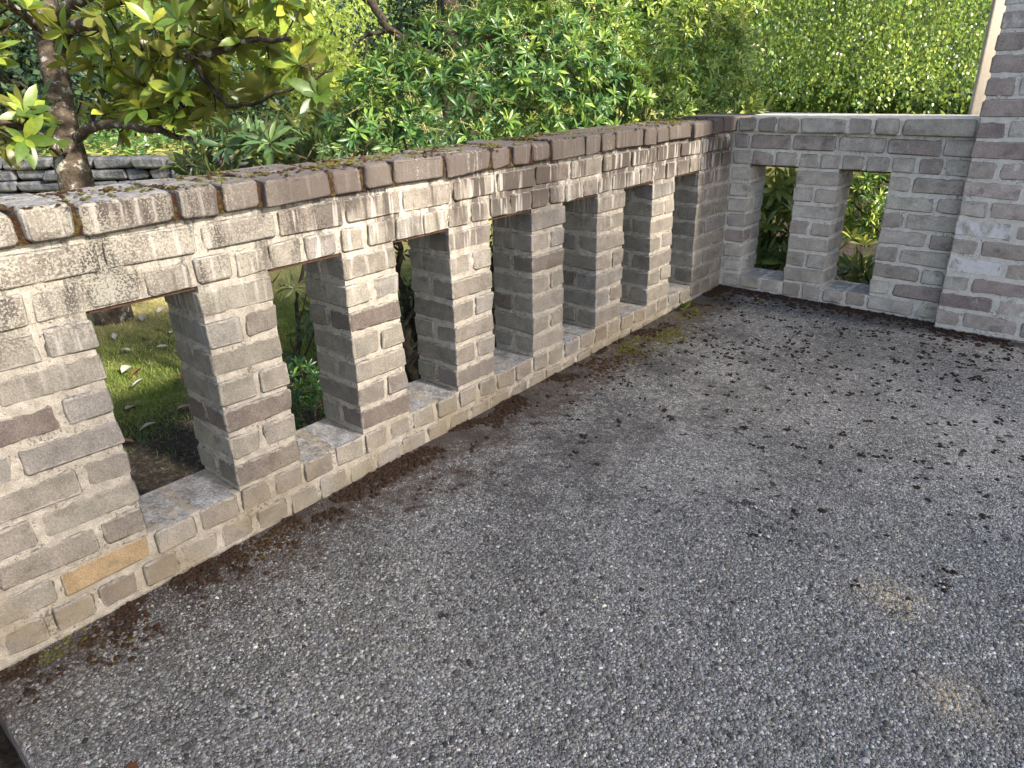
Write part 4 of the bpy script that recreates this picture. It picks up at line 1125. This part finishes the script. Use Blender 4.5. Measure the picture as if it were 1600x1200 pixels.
def litter():
    spots = [((222, 575), .10, .2), ((205, 605), .07, .95), ((262, 540), .06, .97), ((205, 548), .06, .9), ((240, 515), .09, .05), ((222, 492), .12, .9), ((286, 596), .09, .05),
             ((196, 640), .10, .7), ((245, 660), .08, .75), ((180, 530), .07, .96), ((265, 520), .05, .98), ((190, 583), .11, .85), ((228, 530), .07, .05), ((275, 640), .08, .6), ((210, 690), .06, .5), ((255, 480), .08, .92)]
    ORD = ['topmost', 'second from the top', 'third from the top', 'fourth from the top', 'fifth from the top', 'sixth from the top', 'seventh from the top', 'lowest']
    spots.sort(key=lambda q: q[0][1]); cnt = {}
    for i, ((px, py), s, tone) in enumerate(spots):
        r = ray(px, py); k = (LAWN_Z+.03-CAM[2])/r[2]; p = CAM+r*k
        V0, F0 = leaf_template(1, .42, 4, random.uniform(.2, .8), random.uniform(-.25, .2))
        kindw = 'rust brown' if tone < .3 else ('bleached' if tone > .8 else 'tan')
        o = ob('fallen_leaf', mk('fallen_leaf', V0*s, F0, ML_DRY, {'tone': ('POINT', np.full(len(V0), tone))}, smooth=True), None, p, (random.uniform(-.3, .3), random.uniform(-.3, .3), random.uniform(0, 6.3)))
        cnt[kindw] = cnt.get(kindw, -1)+1
        tag(o, kindw + ' fallen leaf outside the first opening, ' + ORD[cnt[kindw]] + ' of its colour', 'leaf', 'fallen leaves on the lawn')
    r = ray(214, 1192); k = (0-CAM[2])/r[2]; p = CAM+r*k; p[2] = gz(p[0], p[1])+.004
    V0, F0 = leaf_template(1, .5, 4, .3, .1)
    o = ob('fallen_leaf', mk('fallen_leaf', V0*.03, F0, ML_DRY, {'tone': ('POINT', np.full(len(V0), .05))}, smooth=True), None, p, (.05, .1, 2.0))
    tag(o, 'small red brown leaf on the patio near the bottom left corner', 'leaf')
litter()

# ------------------------------------------------------------------ pebbles of the exposed aggregate, nearest part
def pebbles():
    n = 100000
    px = rng.uniform(-40, 1640, n*2); t = rng.random(n*2)
    # spread evenly over the ground in view, near the lens
    x = rng.uniform(0.0, 2.2, n*4); y = rng.uniform(-0.515, 2.0, n*4)
    P = np.stack([x, y, gz(x, y)], 1); rel = P-CAM; dep = rel@FWD; ux = 800+FPX*(rel@RGT)/dep; uy = 600-FPX*(rel@UPV)/dep
    ok = (ux > -60) & (ux < 1660) & (uy < 1260) & (dep < 2.1) & (dep > 0.3)
    fade = np.clip((2.1-dep)/0.7, 0, 1); ok &= rng.random(len(dep)) < fade
    P = P[ok][:n]; n = len(P)
    s = np.clip(rng.lognormal(math.log(.0029), .40, n), .0015, .010)
    rot = rng.uniform(0, 6.283, n); el = rng.uniform(.6, 1.0, n); hgt = rng.uniform(.35, .6, n)
    ring = np.arange(6)*math.pi/3
    c, sn = np.cos(rot), np.sin(rot)
    V = np.zeros((n, 13, 3))
    for k in range(6):
        jx = rng.uniform(.85, 1.12, n)
        a, b = np.cos(ring[k])*s*jx, np.sin(ring[k])*s*el*jx
        V[:, k, 0] = P[:, 0]+a*c-b*sn; V[:, k, 1] = P[:, 1]+a*sn+b*c; V[:, k, 2] = P[:, 2]-.001
        V[:, 6+k, 0] = P[:, 0]+.62*(a*c-b*sn); V[:, 6+k, 1] = P[:, 1]+.62*(a*sn+b*c); V[:, 6+k, 2] = P[:, 2]+s*hgt*.72
    V[:, 12] = P; V[:, 12, 2] += s*hgt*.9
    F = []
    for k in range(6):
        q = (k+1) % 6; F += [(k, q, 6+q), (k, 6+q, 6+k), (6+k, 6+q, 12)]
    F = np.array(F)[None]+(np.arange(n)*13)[:, None, None]
    g = np.clip(rng.lognormal(math.log(.152), .50, n), .04, .52); big = s > .0075; g[big] *= .6
    tint = np.stack([g*rng.normal(1.02, .04, n), g*rng.normal(0.995, .02, n), g*rng.normal(0.92, .06, n)], 1)
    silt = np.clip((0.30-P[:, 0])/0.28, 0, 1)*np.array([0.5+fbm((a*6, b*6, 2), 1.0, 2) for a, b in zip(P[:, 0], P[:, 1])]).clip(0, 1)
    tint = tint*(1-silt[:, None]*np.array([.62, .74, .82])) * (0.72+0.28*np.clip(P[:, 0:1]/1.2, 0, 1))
    for cx, cy, rx, ry in SUN_FLECKS:  # the painted sun flecks tint the pebbles too
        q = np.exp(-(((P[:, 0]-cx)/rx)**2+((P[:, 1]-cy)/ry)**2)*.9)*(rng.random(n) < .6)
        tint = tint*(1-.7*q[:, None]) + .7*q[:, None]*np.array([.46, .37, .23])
    tint = np.clip(np.repeat(tint, 13, 0), 0, 1)
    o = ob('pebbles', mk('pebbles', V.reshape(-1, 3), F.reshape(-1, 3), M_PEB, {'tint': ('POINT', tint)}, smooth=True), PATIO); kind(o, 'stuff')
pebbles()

# ------------------------------------------------------------------ moss on the patio and coping
def clump_mesh(name, items, mat, parent, label=None):
    Vs, Fs = [], []; b = 0
    ico = [(0, 0, 1)] + [(math.cos(a)*.75, math.sin(a)*.75, .55) for a in np.arange(5)*1.2566] + [(math.cos(a), math.sin(a), -.1) for a in np.arange(8)*.7854]
    F0 = [(0, 1+i, 1+(i+1) % 5) for i in range(5)]
    lo = [6+i for i in range(8)]; up = [1+i for i in range(5)]
    # stitch the two rings
    i = j = 0
    while i < 5 or j < 8:
        if j/8 <= i/5 and j < 8: F0.append((up[i % 5], lo[j % 8], lo[(j+1) % 8])); j += 1
        else: F0.append((up[i % 5], lo[j % 8], up[(i+1) % 5])); i += 1
    I = np.array(ico); F0 = np.array(F0)
    for (x, y, z, r, h) in items:
        V = I*np.array([r*random.uniform(.8, 1.3), r*random.uniform(.8, 1.3), h]); V = V*(1+rng.normal(0, .22, (len(V), 1)))
        a = random.uniform(0, 6.28); V = np.stack([V[:, 0]*math.cos(a)-V[:, 1]*math.sin(a), V[:, 0]*math.sin(a)+V[:, 1]*math.cos(a), V[:, 2]], 1)+np.array([x, y, z])
        Vs.append(V); Fs.append(F0+b); b += len(V)
    o = ob(name, mk(name, np.concatenate(Vs), np.concatenate(Fs), mat, smooth=True), parent); kind(o, 'stuff')
    if label: tag(o, label, 'moss')
    return o

def moss():
    it = []
    for _ in range(5200):                       # dark line along the foot of the long wall
        y = random.uniform(-.5, LY); x = abs(random.gauss(0, .05)) + .004
        if noise.noise((x*9, y*8, 1)) > -.02 or noise.noise((0, y*2.6, 4)) > .22: continue
        x += max(0, noise.noise((0, y*3.3, 5)))*.08*random.random()
        r = random.uniform(.003, .010); it.append((x, y, gz(x, y), r, r*.8))
    for _ in range(700):
        x = random.uniform(0, 1.35); y = LY - .055*(x > 1.05) - abs(random.gauss(0, .05)) - .004
        r = random.uniform(.004, .011); it.append((x, y, gz(x, y), r, r*.7))
    clump_mesh('foot_moss', it, M_FOOT, None, 'red brown moss crumbs packed along the foot of the walls')
    it = []; cnt = 0
    while cnt < 800:                            # loose dead tufts over the far part of the patio
        x = random.uniform(.1, 2.4); y = 2.92-2.0*random.random()**1.5
        w = (.25+.75*min(1, max(0, (y-.9)/1.2)))*(.3+.7*(noise.noise((x*2.2, y*2.2, 9))+.5))
        if random.random() > w: continue
        cnt += 1; R0 = random.choice([.003, .004, .006, .008, .012, .017]); m = 1+int(R0/.003)
        for _ in range(m):
            r = random.uniform(.003, .0072); it.append((x+random.gauss(0, R0*.6), y+random.gauss(0, R0*.5), gz(x, y), r, r*.75))
    clump_mesh('dead_moss', it, M_MOSS, None, 'dark dry moss tufts scattered over the far part of the patio')
    it = []
    for _ in range(2000):                        # rust-brown band by the near wall
        y = random.uniform(-.35, 1.9); x = abs(random.gauss(.06, .07))+.01
        if noise.noise((x*4, y*4, 11)) < 0.0: continue
        r = random.uniform(.003, .009); it.append((x, y, gz(x, y), r, r*.5))
    clump_mesh('rusty_moss', it, M_RUSTMOSS, None, 'rust brown moss crust on the patio beside the long wall')
    it = []
    for cx, cy, rr, n in ((.10, 1.95, .10, 240), (.16, 2.15, .08, 160), (.09, 2.45, .06, 110), (.06, 2.8, .04, 50), (.30, 2.78, .03, 25), (.03, -.40, .03, 40)):
        for _ in range(n):
            x = max(.006, cx+random.gauss(0, rr*.6)); y = min(LY-.01, cy+random.gauss(0, rr)); r = random.uniform(.003, .008); it.append((x, y, gz(x, y), r, r*.6))
    clump_mesh('green_moss', it, M_GMOSS, None, 'yellow green moss cushions on the patio towards the corner')
    it = []
    for _ in range(300):                        # cushions on the coping
        y = random.uniform(-.6, 2.6)**1; x = random.uniform(-.21, .0)
        m = random.randint(1, 5)
        for _ in range(m):
            r = random.uniform(.003, .007); it.append((x+random.gauss(0, .012), y+random.gauss(0, .014), 11*C+.071, r, r*.55))
    clump_mesh('coping_moss', it, M_GMOSS, LWALL)
    it = []
    for _ in range(170):                        # rusty moss and needles gathered in the coping joints
        y = random.uniform(-.6, 2.7); x = random.uniform(-.21, .012); al = random.random() < .5
        for q in range(random.randint(3, 8)):
            r = random.uniform(.003, .008); it.append((x+random.gauss(0, .03 if al else .006), y+random.gauss(0, .006 if al else .03), 11*C+.070, r, r*.6))
    clump_mesh('coping_litter', it, M_RUSTMOSS, LWALL)
moss()

def weed():
    r = ray(1066, 476); k = (.03-CAM[0])/r[0]; p = CAM+r*k; p[2] = gz(.03, p[1]); p[0] = .035
    t = thing('weed', 'small pale green weed growing at the foot of the long wall', 'weed')
    n = 16; a = rng.uniform(0, 6.28, n); D = np.stack([np.abs(np.cos(a))*.7, np.sin(a), rng.uniform(.3, 1.6, n)], 1)
    P = np.repeat(p[None], n, 0) + rng.normal(0, .004, (n, 3)); Nn = np.array([0, 0, 1.0])+rng.normal(0, .2, (n, 3))
    S = rng.uniform(.035, .07, n)
    split_leaves(t, [leaf_template(1, .34, 4, .3, .25, .6)], P, D, Nn, S, rng.uniform(.4, .9, n), n, ML_RHO)
    V, F = [], []; tube(V, F, [p-np.array([0, 0, .01]), p+np.array([.004, 0, .03])], [.003, .002], 5); ob('stem', mk('stem', V, F, M_TWIG), t)
weed()
